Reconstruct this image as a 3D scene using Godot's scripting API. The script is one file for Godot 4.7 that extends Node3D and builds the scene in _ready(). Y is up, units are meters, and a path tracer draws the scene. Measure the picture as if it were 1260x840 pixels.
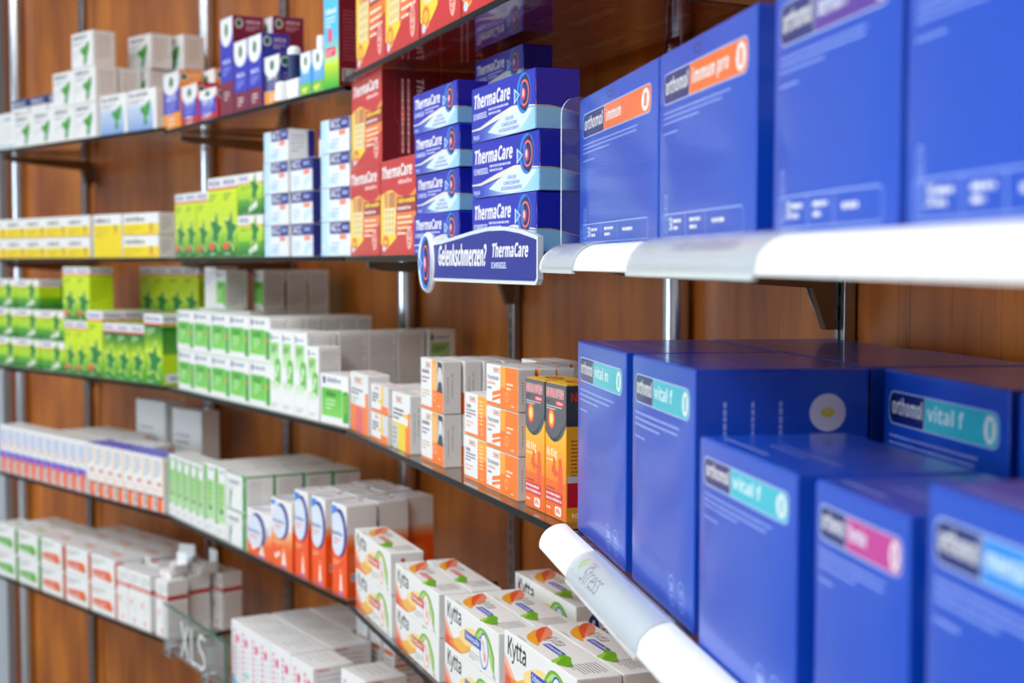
extends Node3D
# A curved pharmacy wall: glass shelves hung in a polygon of bays, packed with cartons. Units are metres, y is up.

const BAY := 0.9237            # front length of one shelf
const TURN := 0.1946           # how far each bay turns from the last
const EYE := 1.40
const EXPOSURE := 1.13
const FLOORS := {1: 1.6943, 2: 1.4100, 3: 1.1300, 4: 0.8477, 5: 0.5679}   # tops of the glass, counted from the top shelf down
const ORD := ["first", "second", "third", "fourth", "fifth", "sixth", "seventh", "eighth", "ninth", "tenth", "eleventh", "twelfth"]

var corner := {}               # plan points where neighbouring shelf fronts meet
var used := {}
var kinds := {}
var glyphs := {}
var fonts := {}
var M := {}
var dice := RandomNumberGenerator.new()

func _ready():
	dice.seed = 7
	camera_and_light()
	lay_plan()
	materials()
	room()
	posts_and_rails()
	shelves()
	make_kinds()
	fill_top_shelf()
	fill_second_shelf()
	fill_third_shelf()
	fill_fourth_shelf()
	fill_fifth_shelf()
	fittings()

# ------------------------------------------------------------------ camera, light
func camera_and_light():
	var cam := Camera3D.new(); cam.name = "camera"
	cam.fov = 26.99
	cam.near = 0.05; cam.far = 60.0
	var at := CameraAttributesPhysical.new()
	at.frustum_focal_length = 50.0
	at.frustum_focus_distance = 1.42
	at.exposure_aperture = 5.6
	at.frustum_near = 0.05; at.frustum_far = 60.0
	cam.attributes = at
	add_child(cam)
	cam.fov = 26.99
	cam.position = Vector3(0, EYE, 0)
	cam.rotation = Vector3(-0.05537, 0, 0)
	cam.current = true
	var env := Environment.new()
	env.background_mode = Environment.BG_SKY
	var sky := Sky.new(); var sm := ProceduralSkyMaterial.new()
	sm.sky_top_color = Color(0.62, 0.74, 0.9); sm.sky_horizon_color = Color(0.86, 0.9, 0.95)
	sm.ground_bottom_color = Color(0.5, 0.5, 0.5); sm.ground_horizon_color = Color(0.75, 0.77, 0.8)
	sky.sky_material = sm; env.sky = sky
	env.tonemap_mode = Environment.TONE_MAPPER_LINEAR
	env.tonemap_exposure = EXPOSURE
	env.sdfgi_enabled = true; env.ssao_enabled = true; env.ssil_enabled = true
	var we := WorldEnvironment.new(); we.name = "surroundings"; we.environment = env
	add_child(we)
	# ceiling panels over the sales floor; the third is added fill for carton sides
	var n := 0
	for p in [[-1.1, -1.5, 2.4], [-1.3, 0.1, 2.4], [-1.3, 1.8, 3.4], [-3.0, -2.6, 2.4], [-3.0, -0.4, 2.4], [-4.9, -3.0, 2.4], [-4.9, -0.6, 2.4]]:
		ceiling_panel(p[0], p[1], p[2], "white ceiling light panel, %s of the seven counted from the shelves, third added as fill" % ORD[n])
		n += 1
	shop_window("window_1", Vector3(-8.33, 1.65, -0.6), 0.0, 8.0)

func ceiling_panel(x: float, z: float, energy: float, label: String):
	var t := thing("ceiling_light", label, "ceiling light", "ceiling panels")
	t.position = Vector3(x, 2.93, z)
	var e := StandardMaterial3D.new(); e.albedo_color = Color(0.95, 0.95, 0.95); e.emission_enabled = true
	e.emission = Color(1, 0.98, 0.95); e.emission_energy_multiplier = 2.5
	var f := StandardMaterial3D.new(); f.albedo_color = Color(0.85, 0.86, 0.87); f.roughness = 0.4
	part("frame", box_mesh(1.26, 0.66, 0.03, 0.003, true), f, t).position = Vector3(0, 0.03, 0)
	part("diffuser", box_mesh(1.18, 0.58, 0.012, 0.002, true), e, t).position = Vector3(0, 0.008, 0)
	var l := AreaLight3D.new(); l.name = "panel_light"; l.area_size = Vector2(1.18, 0.58); l.area_normalize_energy = true
	l.light_color = Color(0.97, 0.985, 1.0); l.light_energy = energy; l.shadow_enabled = true; l.area_range = 20.0
	l.rotation = Vector3(-PI / 2, 0, 0); l.position = Vector3(x, 2.915, z)
	add_child(l, true)

func shop_window(called: String, at: Vector3, turn: float, energy: float):     # faces +x before it is turned
	var t := thing(called, "", "")
	t.set_meta("kind", "structure")
	t.transform = Transform3D(Basis(Vector3.UP, turn), at)
	var f := mat(Color(0.55, 0.57, 0.6), 0.4, 0.6)
	var g := mat(Color(0.9, 0.93, 0.97), 0.5)
	g.emission_enabled = true; g.emission = Color(0.86, 0.93, 1.0); g.emission_energy_multiplier = 2.0
	for k in 3:
		part("pane", box_mesh(0.02, 1.95, 1.25, 0.002), g, t).position = Vector3(-0.02, 0, (k - 1) * 1.32)
	for k in 4:
		part("mullion", box_mesh(0.07, 2.1, 0.06, 0.004), f, t).position = Vector3(0, 0, -1.98 + k * 1.32)
	for s in [-1, 1]:
		part("rail", box_mesh(0.07, 0.07, 4.02, 0.004), f, t).position = Vector3(0, s * 1.01, 0)
	var l := AreaLight3D.new(); l.name = "window_light"; l.area_size = Vector2(3.9, 1.95); l.area_normalize_energy = true
	l.light_color = Color(0.86, 0.93, 1.0); l.light_energy = energy; l.shadow_enabled = true; l.area_range = 30.0
	l.transform = t.transform * Transform3D(Basis(Vector3.UP, -PI / 2), Vector3(0.05, 0, 0))
	add_child(l, true)

# ------------------------------------------------------------------ plan
func heading(b: int) -> float:
	return 1.0228 + TURN * (b - 2)

func along(b: int) -> Vector2:        # plan as (x, depth away from the eye)
	return Vector2(cos(heading(b)), -sin(heading(b)))

func outward(a: float) -> Vector2:
	return Vector2(sin(a), cos(a))

func lay_plan():
	corner[2] = Vector2(-0.2699, 2.2917)
	for b in range(3, 8):
		corner[b] = corner[b - 1] + along(b) * BAY
	for b in range(2, -4, -1):
		corner[b - 1] = corner[b] - along(b) * BAY

func bay(b: int) -> Transform3D:      # x runs along the shelf front, z points out into the room, origin at the shelf's far front corner
	var a := along(b)
	var x := Vector3(a.x, 0, -a.y)
	var y := Vector3.UP
	return Transform3D(Basis(x, y, x.cross(y)), Vector3(corner[b - 1].x, 0, -corner[b - 1].y))

func joint(k: int) -> Transform3D:    # the same at the joint between bays k and k + 1
	var a := heading(k) + TURN / 2
	var x := Vector3(cos(a), 0, sin(a))
	return Transform3D(Basis(x, Vector3.UP, x.cross(Vector3.UP)), Vector3(corner[k].x, 0, -corner[k].y))

func top_of(b: int, r: int) -> float:
	var y: float = FLOORS[r]
	if r == 1 and b <= 1: y -= 0.003
	if r == 1 and b == 2: y -= 0.011
	return y

# ------------------------------------------------------------------ scene tree helpers
func numbered(called: String) -> String:
	if not used.has(called):
		used[called] = 0
		return called
	used[called] += 1
	return "%s_%03d" % [called, used[called]]

func thing(called: String, label: String, category: String, group := "") -> Node3D:
	var o := Node3D.new(); o.name = numbered(called); add_child(o, true)
	tag(o, label, category, group)
	return o

func tag(o: Node, label: String, category: String, group := ""):
	if label: o.set_meta("label", label)
	if category: o.set_meta("category", category)
	if group: o.set_meta("group", group)

func part(called: String, mesh: Mesh, mat: Material, parent: Node) -> MeshInstance3D:
	var o := MeshInstance3D.new(); o.name = called; o.mesh = mesh; o.material_override = mat
	parent.add_child(o, true)
	return o

func struct(called: String, mesh: Mesh, mat: Material) -> MeshInstance3D:
	var o := part(numbered(called), mesh, mat, self)
	o.set_meta("kind", "structure")
	return o

# ------------------------------------------------------------------ meshes
class Shape:
	var v := PackedVector3Array(); var n := PackedVector3Array(); var t := PackedVector2Array(); var f := PackedInt32Array()
	func put(p: Vector3, nn: Vector3, uv := Vector2.ZERO) -> int:
		v.append(p); n.append(nn); t.append(uv)
		return v.size() - 1
	func tri(a: int, b: int, c: int):
		var out := n[a] + n[b] + n[c]
		if (v[b] - v[a]).cross(v[c] - v[a]).dot(out) > 0:
			f.append_array(PackedInt32Array([a, c, b]))
		else:
			f.append_array(PackedInt32Array([a, b, c]))
	func quad(a: int, b: int, c: int, d: int):
		tri(a, b, c); tri(a, c, d)
	func face(p: Array, uv: Array = []):      # flat polygon of 3 or 4 points whose normal is worked out; first three corners anticlockwise from outside
		var nn: Vector3 = (p[1] - p[0]).cross(p[2] - p[0]).normalized()
		var k := []
		for i in p.size(): k.append(put(p[i], nn, uv[i] if uv else Vector2.ZERO))
		for i in range(1, p.size() - 1): tri(k[0], k[i], k[i + 1])
	func mesh() -> ArrayMesh:
		var a := []; a.resize(Mesh.ARRAY_MAX)
		a[Mesh.ARRAY_VERTEX] = v; a[Mesh.ARRAY_NORMAL] = n; a[Mesh.ARRAY_TEX_UV] = t; a[Mesh.ARRAY_INDEX] = f
		var m := ArrayMesh.new(); m.add_surface_from_arrays(Mesh.PRIMITIVE_TRIANGLES, a)
		return m

# a box with rounded-off edges; w along x, h along y, d along z; centred, or standing with y from 0 if not flat
func box_mesh(w: float, h: float, d: float, r: float, flat := false) -> ArrayMesh:
	if flat: return rounded(Vector3(-w / 2, -d / 2, -h / 2), Vector3(w / 2, d / 2, h / 2), r, Vector3(w, h, d), 0.0)
	return rounded(Vector3(-w / 2, -h / 2, -d / 2), Vector3(w / 2, h / 2, d / 2), r, Vector3(w, h, d), 0.0)

# dims: the carton that the print is laid out for; faces take their share of its sheet: top and front above each other, the side to the right of the front
func rounded(lo: Vector3, hi: Vector3, r: float, dims: Vector3, bulge: float, stretch := true) -> ArrayMesh:
	var s := Shape.new()
	var at := {}
	var span := hi - lo
	for c in 8:
		var sg := Vector3(-1 if c & 1 == 0 else 1, -1 if c & 2 == 0 else 1, -1 if c & 4 == 0 else 1)
		var p := Vector3(hi.x if sg.x > 0 else lo.x, hi.y if sg.y > 0 else lo.y, hi.z if sg.z > 0 else lo.z)
		for a in 3:
			var q := p - sg * r
			q[a] = p[a]
			var nn := Vector3.ZERO; nn[a] = sg[a]
			at[[c, a]] = s.put(q, nn, sheet_uv(a, sg[a], Vector3((q.x - lo.x) / span.x, (q.y - lo.y) / span.y, (q.z - lo.z) / span.z), dims))
	for a in 3:
		var b := (a + 1) % 3; var e := (a + 2) % 3
		for side in 2:
			var base := side << a
			if bulge > 0.0 and a == 2 and side == 1:
				bulged(s, lo, hi, r, dims, bulge)
				continue
			s.quad(at[[base, a]], at[[base | 1 << b, a]], at[[base | 1 << b | 1 << e, a]], at[[base | 1 << e, a]])
		for i in 2:                       # the edges that run along axis a
			for j in 2:
				var c0 := (i << b) | (j << e); var c1 := c0 | (1 << a)
				s.quad(at[[c0, b]], at[[c1, b]], at[[c1, e]], at[[c0, e]])
	for c in 8:
		s.tri(at[[c, 0]], at[[c, 1]], at[[c, 2]])
	return s.mesh()

func sheet_uv(a: int, sg: float, k: Vector3, dm: Vector3) -> Vector2:
	var W := dm.x + dm.z; var H := dm.y + dm.z
	match a:
		2: return Vector2((k.x if sg > 0 else 1.0 - k.x) * dm.x / W, (dm.z + (1.0 - k.y) * dm.y) / H)
		0: return Vector2((dm.x + ((1.0 - k.z) if sg > 0 else k.z) * dm.z) / W, (dm.z + (1.0 - k.y) * dm.y) / H)
	return Vector2(k.x * dm.x / W, (k.z if sg > 0 else 1.0 - k.z) * dm.z / H)

func bulged(s: Shape, lo: Vector3, hi: Vector3, r: float, dims: Vector3, bulge: float):
	var n := 12
	var first := s.v.size()
	for j in n + 1:
		for i in n + 1:
			var u := float(i) / n; var v := float(j) / n
			var p := Vector3(lerpf(lo.x + r, hi.x - r, u), lerpf(lo.y + r, hi.y - r, v), hi.z)
			var g := func(a, b): return bulge * (1.0 - pow(2.0 * a - 1.0, 4)) * sin(PI * pow(b, 0.8))
			var e := 0.01
			var du = (g.call(u + e, v) - g.call(u - e, v)) / (2 * e) / (hi.x - lo.x)
			var dv = (g.call(u, minf(v + e, 1.0)) - g.call(u, maxf(v - e, 0.0))) / (2 * e) / (hi.y - lo.y)
			p.z += g.call(u, v)
			s.put(p, Vector3(-du, -dv, 1).normalized(), sheet_uv(2, 1, Vector3(u, v, 1), dims))
	for j in n:
		for i in n:
			var k := first + j * (n + 1) + i
			s.quad(k, k + 1, k + n + 2, k + n + 1)

# an outline in x, y (anticlockwise) given thickness from z0 to z1, with its front edge eased by r
func plate(outline: PackedVector2Array, z0: float, z1: float, r := 0.0) -> ArrayMesh:
	var s := Shape.new()
	var ol := outline
	if not Geometry2D.is_polygon_clockwise(ol) == false: ol.reverse()
	var front := ol
	if r > 0.0:
		var ins := Geometry2D.offset_polygon(ol, -r, Geometry2D.JOIN_MITER)
		if ins.size() and ins[0].size() == ol.size(): front = match_start(ol, ins[0])
		else: r = 0.0
	var box := Rect2(ol[0], Vector2.ZERO)
	for p in ol: box = box.expand(p)
	var uv := func(p: Vector2): return Vector2((p.x - box.position.x) / box.size.x, 1.0 - (p.y - box.position.y) / box.size.y)
	for side in 2:
		var poly := front if side == 1 else ol
		var z := z1 if side == 1 else z0
		var ids := []
		for p in poly: ids.append(s.put(Vector3(p.x, p.y, z), Vector3(0, 0, 1 if side == 1 else -1), uv.call(p)))
		var tr := Geometry2D.triangulate_polygon(poly)
		for i in range(0, tr.size(), 3): s.tri(ids[tr[i]], ids[tr[i + 1]], ids[tr[i + 2]])
	for i in ol.size():
		var j := (i + 1) % ol.size()
		var d := (ol[j] - ol[i]).normalized()
		var nn := Vector3(d.y, -d.x, 0)
		var a := s.put(Vector3(ol[i].x, ol[i].y, z0), nn, uv.call(ol[i])); var b := s.put(Vector3(ol[j].x, ol[j].y, z0), nn, uv.call(ol[j]))
		var c := s.put(Vector3(ol[j].x, ol[j].y, z1 - r), nn, uv.call(ol[j])); var e := s.put(Vector3(ol[i].x, ol[i].y, z1 - r), nn, uv.call(ol[i]))
		s.quad(a, b, c, e)
		if r > 0.0:
			var n2 := (nn + Vector3(0, 0, 1)).normalized()
			var k0 := s.put(Vector3(ol[i].x, ol[i].y, z1 - r), n2, uv.call(ol[i])); var k1 := s.put(Vector3(ol[j].x, ol[j].y, z1 - r), n2, uv.call(ol[j]))
			var k2 := s.put(Vector3(front[j].x, front[j].y, z1), n2, uv.call(front[j])); var k3 := s.put(Vector3(front[i].x, front[i].y, z1), n2, uv.call(front[i]))
			s.quad(k0, k1, k2, k3)
	return s.mesh()

func match_start(a: PackedVector2Array, b: PackedVector2Array) -> PackedVector2Array:
	var best := 0
	for i in b.size():
		if b[i].distance_to(a[0]) < b[best].distance_to(a[0]): best = i
	var out := PackedVector2Array()
	for i in b.size(): out.append(b[(best + i) % b.size()])
	return out

# a profile in y, z swept along x from x0 to x1, with smooth normals along the profile; closed at both ends
func swept(profile: PackedVector2Array, x0: float, x1: float, closed := true) -> ArrayMesh:
	var s := Shape.new()
	var n := profile.size()
	var c := Vector2.ZERO
	for p in profile: c += p / n
	for i in (n if closed else n - 1):
		var a := profile[i]; var b := profile[(i + 1) % n]
		var d := (b - a).normalized()
		var na := Vector3(0, -d.y, d.x)
		if na.dot(Vector3(0, (a.x + b.x) / 2 - c.x, (a.y + b.y) / 2 - c.y)) < 0: na = -na
		var u0 := float(i) / n; var u1 := float(i + 1) / n
		var k := [s.put(Vector3(x0, a.x, a.y), na, Vector2(0, u0)), s.put(Vector3(x1, a.x, a.y), na, Vector2(1, u0)), s.put(Vector3(x1, b.x, b.y), na, Vector2(1, u1)), s.put(Vector3(x0, b.x, b.y), na, Vector2(0, u1))]
		s.quad(k[0], k[1], k[2], k[3])
	for x in [x0, x1]:
		var ids := []
		for p in profile: ids.append(s.put(Vector3(x, p.x, p.y), Vector3(-1 if x == x0 else 1, 0, 0)))
		var tr := Geometry2D.triangulate_polygon(profile)
		for i in range(0, tr.size(), 3): s.tri(ids[tr[i]], ids[tr[i + 1]], ids[tr[i + 2]])
	return s.mesh()

# a round body about y; rings of (radius, height)
func lathe(rings: Array, seg := 32) -> ArrayMesh:
	var s := Shape.new()
	for i in rings.size() - 1:
		var a: Vector2 = rings[i]; var b: Vector2 = rings[i + 1]
		var sl := Vector2(b.y - a.y, a.x - b.x).normalized()
		var first := s.v.size()
		for k in seg + 1:
			var g := TAU * k / seg
			var nn := Vector3(cos(g) * sl.x, sl.y, sin(g) * sl.x)
			s.put(Vector3(cos(g) * a.x, a.y, sin(g) * a.x), nn, Vector2(float(k) / seg, 1.0 - a.y))
			s.put(Vector3(cos(g) * b.x, b.y, sin(g) * b.x), nn, Vector2(float(k) / seg, 1.0 - b.y))
		for k in seg:
			var q := first + k * 2
			s.quad(q, q + 1, q + 3, q + 2)
	return s.mesh()

func arc(cx: float, cy: float, rx: float, ry: float, a0: float, a1: float, n: int) -> PackedVector2Array:
	var out := PackedVector2Array()
	for i in n + 1:
		var a := lerpf(a0, a1, float(i) / n)
		out.append(Vector2(cx + cos(a) * rx, cy + sin(a) * ry))
	return out

func round_rect(x: float, y: float, w: float, h: float, r: float) -> PackedVector2Array:
	var out := arc(x + w - r, y + h - r, r, r, 0, PI / 2, 6)
	out.append_array(arc(x + r, y + h - r, r, r, PI / 2, PI, 6))
	out.append_array(arc(x + r, y + r, r, r, PI, PI * 1.5, 6))
	out.append_array(arc(x + w - r, y + r, r, r, PI * 1.5, TAU, 6))
	return out

# ------------------------------------------------------------------ materials
func mat(c: Color, rough := 0.5, metal := 0.0, spec := 0.5) -> StandardMaterial3D:
	var m := StandardMaterial3D.new()
	m.albedo_color = c; m.roughness = rough; m.metallic = metal; m.metallic_specular = spec
	return m

func materials():
	M.chrome = mat(Color(0.80, 0.81, 0.83), 0.16, 1.0)
	M.steel = mat(Color(0.62, 0.63, 0.65), 0.28, 1.0)
	M.dark_steel = mat(Color(0.50, 0.48, 0.46), 0.25, 1.0)
	M.black = mat(Color(0.03, 0.03, 0.03), 0.5)
	M.white = mat(Color(0.93, 0.945, 0.95), 0.32)
	M.grey_wall = mat(Color(0.66, 0.69, 0.72), 0.8)
	M.plaster = mat(Color(0.86, 0.87, 0.87), 0.9)
	M.glass = mat(Color(0.14, 0.18, 0.15, 0.07), 0.02)
	M.glass.transparency = BaseMaterial3D.TRANSPARENCY_ALPHA
	M.edge = mat(Color(0.03, 0.05, 0.042), 0.3, 0.0, 0.3)
	M.clear = mat(Color(0.85, 0.9, 0.92, 0.05), 0.03)
	M.clear.transparency = BaseMaterial3D.TRANSPARENCY_ALPHA
	M.cover = mat(Color(0.86, 0.9, 0.93, 0.12), 0.24)
	M.cover.transparency = BaseMaterial3D.TRANSPARENCY_ALPHA
	M.clear_edge = mat(Color(0.86, 0.89, 0.9), 0.15)
	M.green_edge = mat(Color(0.25, 0.45, 0.38), 0.12)
	M.wood = []
	for k in 2:
		var m := mat(Color(1, 1, 1), 0.38)
		m.albedo_texture = ImageTexture.create_from_image(wood_image(k))
		m.clearcoat_enabled = true; m.clearcoat = 0.25; m.clearcoat_roughness = 0.25
		M.wood.append(m)
	M.wood_edge = mat(Color(0.50, 0.28, 0.13), 0.4)
	var fl := mat(Color(1, 1, 1), 0.35)
	fl.albedo_texture = ImageTexture.create_from_image(stone_image())
	fl.uv1_triplanar = true; fl.uv1_world_triplanar = true; fl.uv1_scale = Vector3(0.8, 0.8, 0.8)
	M.floor = fl

func wood_image(k: int) -> Image:
	var im := Image.create(256, 1024, false, Image.FORMAT_RGB8)
	var a := FastNoiseLite.new(); a.seed = 11 + k; a.frequency = 0.02; a.fractal_octaves = 4
	var b := FastNoiseLite.new(); b.seed = 31 + k; b.frequency = 0.006; b.fractal_octaves = 3
	var lo := Color(0.55, 0.27, 0.04); var hi := Color(0.82, 0.49, 0.13)
	for y in 1024:
		for x in 256:
			var g := a.get_noise_2d(x * 2.2, y * 0.12) * 0.30
			var c := b.get_noise_2d(x * 1.6, y * 0.9) * 0.75
			var p := a.get_noise_2d(x * 14.0, y * 0.5 + 900.0)
			var v := clampf(0.45 + g * 0.9 + c * 0.8, 0.0, 1.0)
			var q := lo.lerp(hi, v)
			if p > 0.34: q = q.darkened((p - 0.34) * 0.9)
			im.set_pixel(x, y, q)
	return im

func stone_image() -> Image:
	var im := Image.create(256, 256, false, Image.FORMAT_RGB8)
	var a := FastNoiseLite.new(); a.seed = 5; a.frequency = 0.05; a.fractal_octaves = 4
	for y in 256:
		for x in 256:
			var v := 0.56 + a.get_noise_2d(x, y) * 0.1
			im.set_pixel(x, y, Color(v, v * 0.97, v * 0.92))
	return im

# ------------------------------------------------------------------ room
func room():
	var fl := struct("floor", rounded(Vector3(-8.6, -0.1, -6.2), Vector3(2.2, 0, 4.6), 0.001, Vector3.ONE, 0.0), M.floor)
	struct("ceiling", rounded(Vector3(-8.6, 2.96, -6.2), Vector3(2.2, 3.1, 4.6), 0.001, Vector3.ONE, 0.0), M.plaster)
	struct("wall_right", rounded(Vector3(2.0, 0, -6.2), Vector3(2.2, 2.96, 4.6), 0.001, Vector3.ONE, 0.0), M.plaster)
	struct("wall_far", rounded(Vector3(-8.6, 0, -6.2), Vector3(2.0, 2.96, -6.0), 0.001, Vector3.ONE, 0.0), M.plaster)
	struct("wall_near", rounded(Vector3(-8.6, 0, 4.4), Vector3(2.0, 2.96, 4.6), 0.001, Vector3.ONE, 0.0), M.plaster)
	struct("wall_left", rounded(Vector3(-8.6, 0, -6.0), Vector3(-8.4, 2.96, 4.4), 0.001, Vector3.ONE, 0.0), M.plaster)
	# the curved back wall: one flat facet per joint, meeting behind the posts
	var wood := thing("wall_back", "", ""); wood.set_meta("kind", "structure")
	var grey := thing("wall_end", "", ""); grey.set_meta("kind", "structure")
	for k in range(-3, 6):
		var half := 0.5 * (BAY + 2.0 * 0.318 * tan(TURN / 2)) + 0.003
		var j := joint(k)
		if k < 0:
			var g := part("wall_panel", rounded(Vector3(-half, 0, -0.06), Vector3(half, 2.96, 0), 0.002, Vector3.ONE, 0.0), M.grey_wall, grey)
			g.transform = j * Transform3D(Basis(), Vector3(0, 0, -0.29))
			continue
		for side in 2:
			var w := half - 0.003
			var x0 := -w - 0.001 if side == 0 else 0.003
			var m := part("wood_panel", rounded(Vector3(x0, 0.08, -0.03), Vector3(x0 + w - 0.002, 2.96, 0), 0.002, Vector3(1, 2.8, 0.03), 0.0), M.wood[(k * 2 + side) % 2], wood)
			m.transform = j * Transform3D(Basis(), Vector3(0, 0, -0.318))
			if side == 0:
				var e := part("edge_strip", rounded(Vector3(x0 - 0.0, 0.08, 0), Vector3(x0 + 0.018, 2.96, 0.006), 0.001, Vector3.ONE, 0.0), M.wood_edge, wood)
				e.transform = j * Transform3D(Basis(), Vector3(0.012, 0, -0.318))
		var kick := part("plinth", rounded(Vector3(-half, 0, -0.03), Vector3(half, 0.08, -0.01), 0.002, Vector3.ONE, 0.0), M.dark_steel, wood)
		kick.transform = j * Transform3D(Basis(), Vector3(0, 0, -0.318))

func posts_and_rails():
	var names := ["between shelf bays", "at the grey wall's edge", "behind white and yellow cartons", "behind the heat wrap cartons", "behind the blue supplement cartons", "out past the blue cartons"]
	var posts := {0: "chrome round post at the edge of the grey wall", 1: "chrome round post behind the green and white cartons", 2: "chrome round post beside the striped green and orange cartons' bay, second from the camera", 3: "thick chrome round post behind the blue supplement cartons", 4: "chrome round post nearest the camera, past the blue cartons"}
	for b in range(0, 5):
		var t := thing("steel_post", posts[b], "post", "round chrome posts")
		t.transform = bay(b) * Transform3D(Basis(), Vector3(BAY / 2 + [0.095, 0.068, 0.015, 0.038, 0.0][b], 0, -0.343))
		var tb := part("tube", lathe([Vector2(0.0195, 0.012), Vector2(0.0195, 2.955)]), M.chrome, t)
		part("foot_flange", lathe([Vector2(0.042, 0.0), Vector2(0.042, 0.006), Vector2(0.034, 0.012), Vector2(0.0195, 0.013)]), M.steel, tb)
	var rails := {0: "thin slotted wall rail nearest the grey wall", 1: "thin slotted wall rail between yellow and green carton bays", 2: "thin slotted wall rail behind the blue gel cartons", 3: "thin slotted wall rail beside the shelf hook above blue cartons", 4: "thin slotted wall rail nearest the camera"}
	for k in range(0, 5):
		var t := thing("slotted_rail", rails[k], "wall rail", "slotted shelf rails")
		t.transform = joint(k) * Transform3D(Basis(), Vector3([-0.045, -0.03, -0.012, 0.006, 0.0][k], 0, -0.317))
		var s := PackedVector2Array()
		var ch := part("channel", rounded(Vector3(-0.011, 0.1, 0), Vector3(0.011, 2.9, 0.014), 0.0015, Vector3.ONE, 0.0), M.steel, t)
		var sh := Shape.new()
		for i in 110:
			var y := 0.14 + i * 0.025
			sh.face([Vector3(-0.0022, y, 0.0144), Vector3(0.0022, y, 0.0144), Vector3(0.0022, y + 0.015, 0.0144), Vector3(-0.0022, y + 0.015, 0.0144)])
		var sl := part("slot", sh.mesh(), M.black, ch)
		sl.set_meta("kind", "stuff")

# ------------------------------------------------------------------ shelves and what holds them
func shelves():
	var row := {1: "top", 2: "second", 3: "third", 4: "fourth", 5: "fifth"}
	var place := {0: "beyond the grey wall's edge", 1: "in the bay beside the grey wall", 2: "in the bay of green and striped cartons", 3: "in the bay of gel and ointment cartons", 4: "carrying the blue supplement cartons"}
	for b in range(1, 5):
		for r in range(1, 6):
			if b == 4 and r != 2 and r != 3: continue
			var y := top_of(b, r)
			var t := thing("glass_shelf", "%s glass shelf with dark edge %s" % [row[r], place[b]], "shelf", "glass shelves")
			t.transform = bay(b) * Transform3D(Basis(), Vector3(0, y - 0.008, 0))
			var gp := part("glass_panel", rounded(Vector3(0.004, 0, -0.288), Vector3(BAY - 0.004, 0.008, -0.003), 0.0008, Vector3.ONE, 0.0), M.glass, t)
			part("front_edge", rounded(Vector3(0.004, 0.0001, -0.003), Vector3(BAY - 0.004, 0.0079, 0.0), 0.0008, Vector3.ONE, 0.0), M.edge, gp)
			part("end_edge", rounded(Vector3(BAY - 0.0039, 0.0001, -0.288), Vector3(BAY - 0.001, 0.0079, -0.003), 0.0008, Vector3.ONE, 0.0), M.edge, gp)
	var side := PackedVector2Array([Vector2(0, 0), Vector2(0.262, 0), Vector2(0.262, -0.010), Vector2(0.235, -0.015), Vector2(0.030, -0.028), Vector2(0.014, -0.072), Vector2(0.0, -0.072)])
	for k in range(0, 4):
		for r in range(1, 6):
			if k == 3 and r != 2 and r != 3 and r != 1 and r != 4: continue
			var y := minf(top_of(k, r) if k > 0 else top_of(1, r), top_of(k + 1, r)) - 0.0085
			var t := thing("shelf_bracket", "dark metal bracket under the %s shelf at %s" % [row[r], ["the rail nearest the grey wall", "the joint of yellow and green carton bays", "the joint behind the heat wrap cartons", "the joint below the blue supplement cartons"][k]], "shelf bracket", "shelf brackets")
			t.transform = joint(k) * Transform3D(Basis(Vector3(0, 0, 1), Vector3.UP, Vector3(-1, 0, 0)), Vector3(0.006, y, -0.302))
			var am := part("arm", plate(side, 0.0, 0.012, 0.0), M.dark_steel, t)
			part("hook_plate", plate(PackedVector2Array([Vector2(-0.012, 0.0), Vector2(-0.001, 0.0), Vector2(-0.001, -0.062), Vector2(-0.012, -0.062)]), 0.003, 0.009), M.steel, t)
			for e in [0.215, 0.05]:
				var c := part("glass_pad", lathe([Vector2(0.006, -0.0), Vector2(0.006, 0.0004), Vector2(0.0, 0.0004)], 12), M.clear_edge, am)
				c.position = Vector3(e, 0, 0.006)
			if k == 3 and r == 2:
				var arm := PackedVector2Array([Vector2(0.012, -0.052), Vector2(0.017, -0.053), Vector2(0.031, -0.018), Vector2(0.088, -0.015), Vector2(0.088, -0.010), Vector2(0.026, -0.012)])
				part("chrome_latch", plate(arm, 0.012, 0.017, 0.001), M.chrome, t).position = Vector3(0.004, 0, 0)
				part("bolt", lathe([Vector2(0.005, 0), Vector2(0.005, 0.003), Vector2(0.003, 0.0042), Vector2(0, 0.0042)], 14), M.black, am).transform = Transform3D(Basis(Vector3(1, 0, 0), PI / 2), Vector3(0.03, -0.006, 0.0125))

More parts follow.
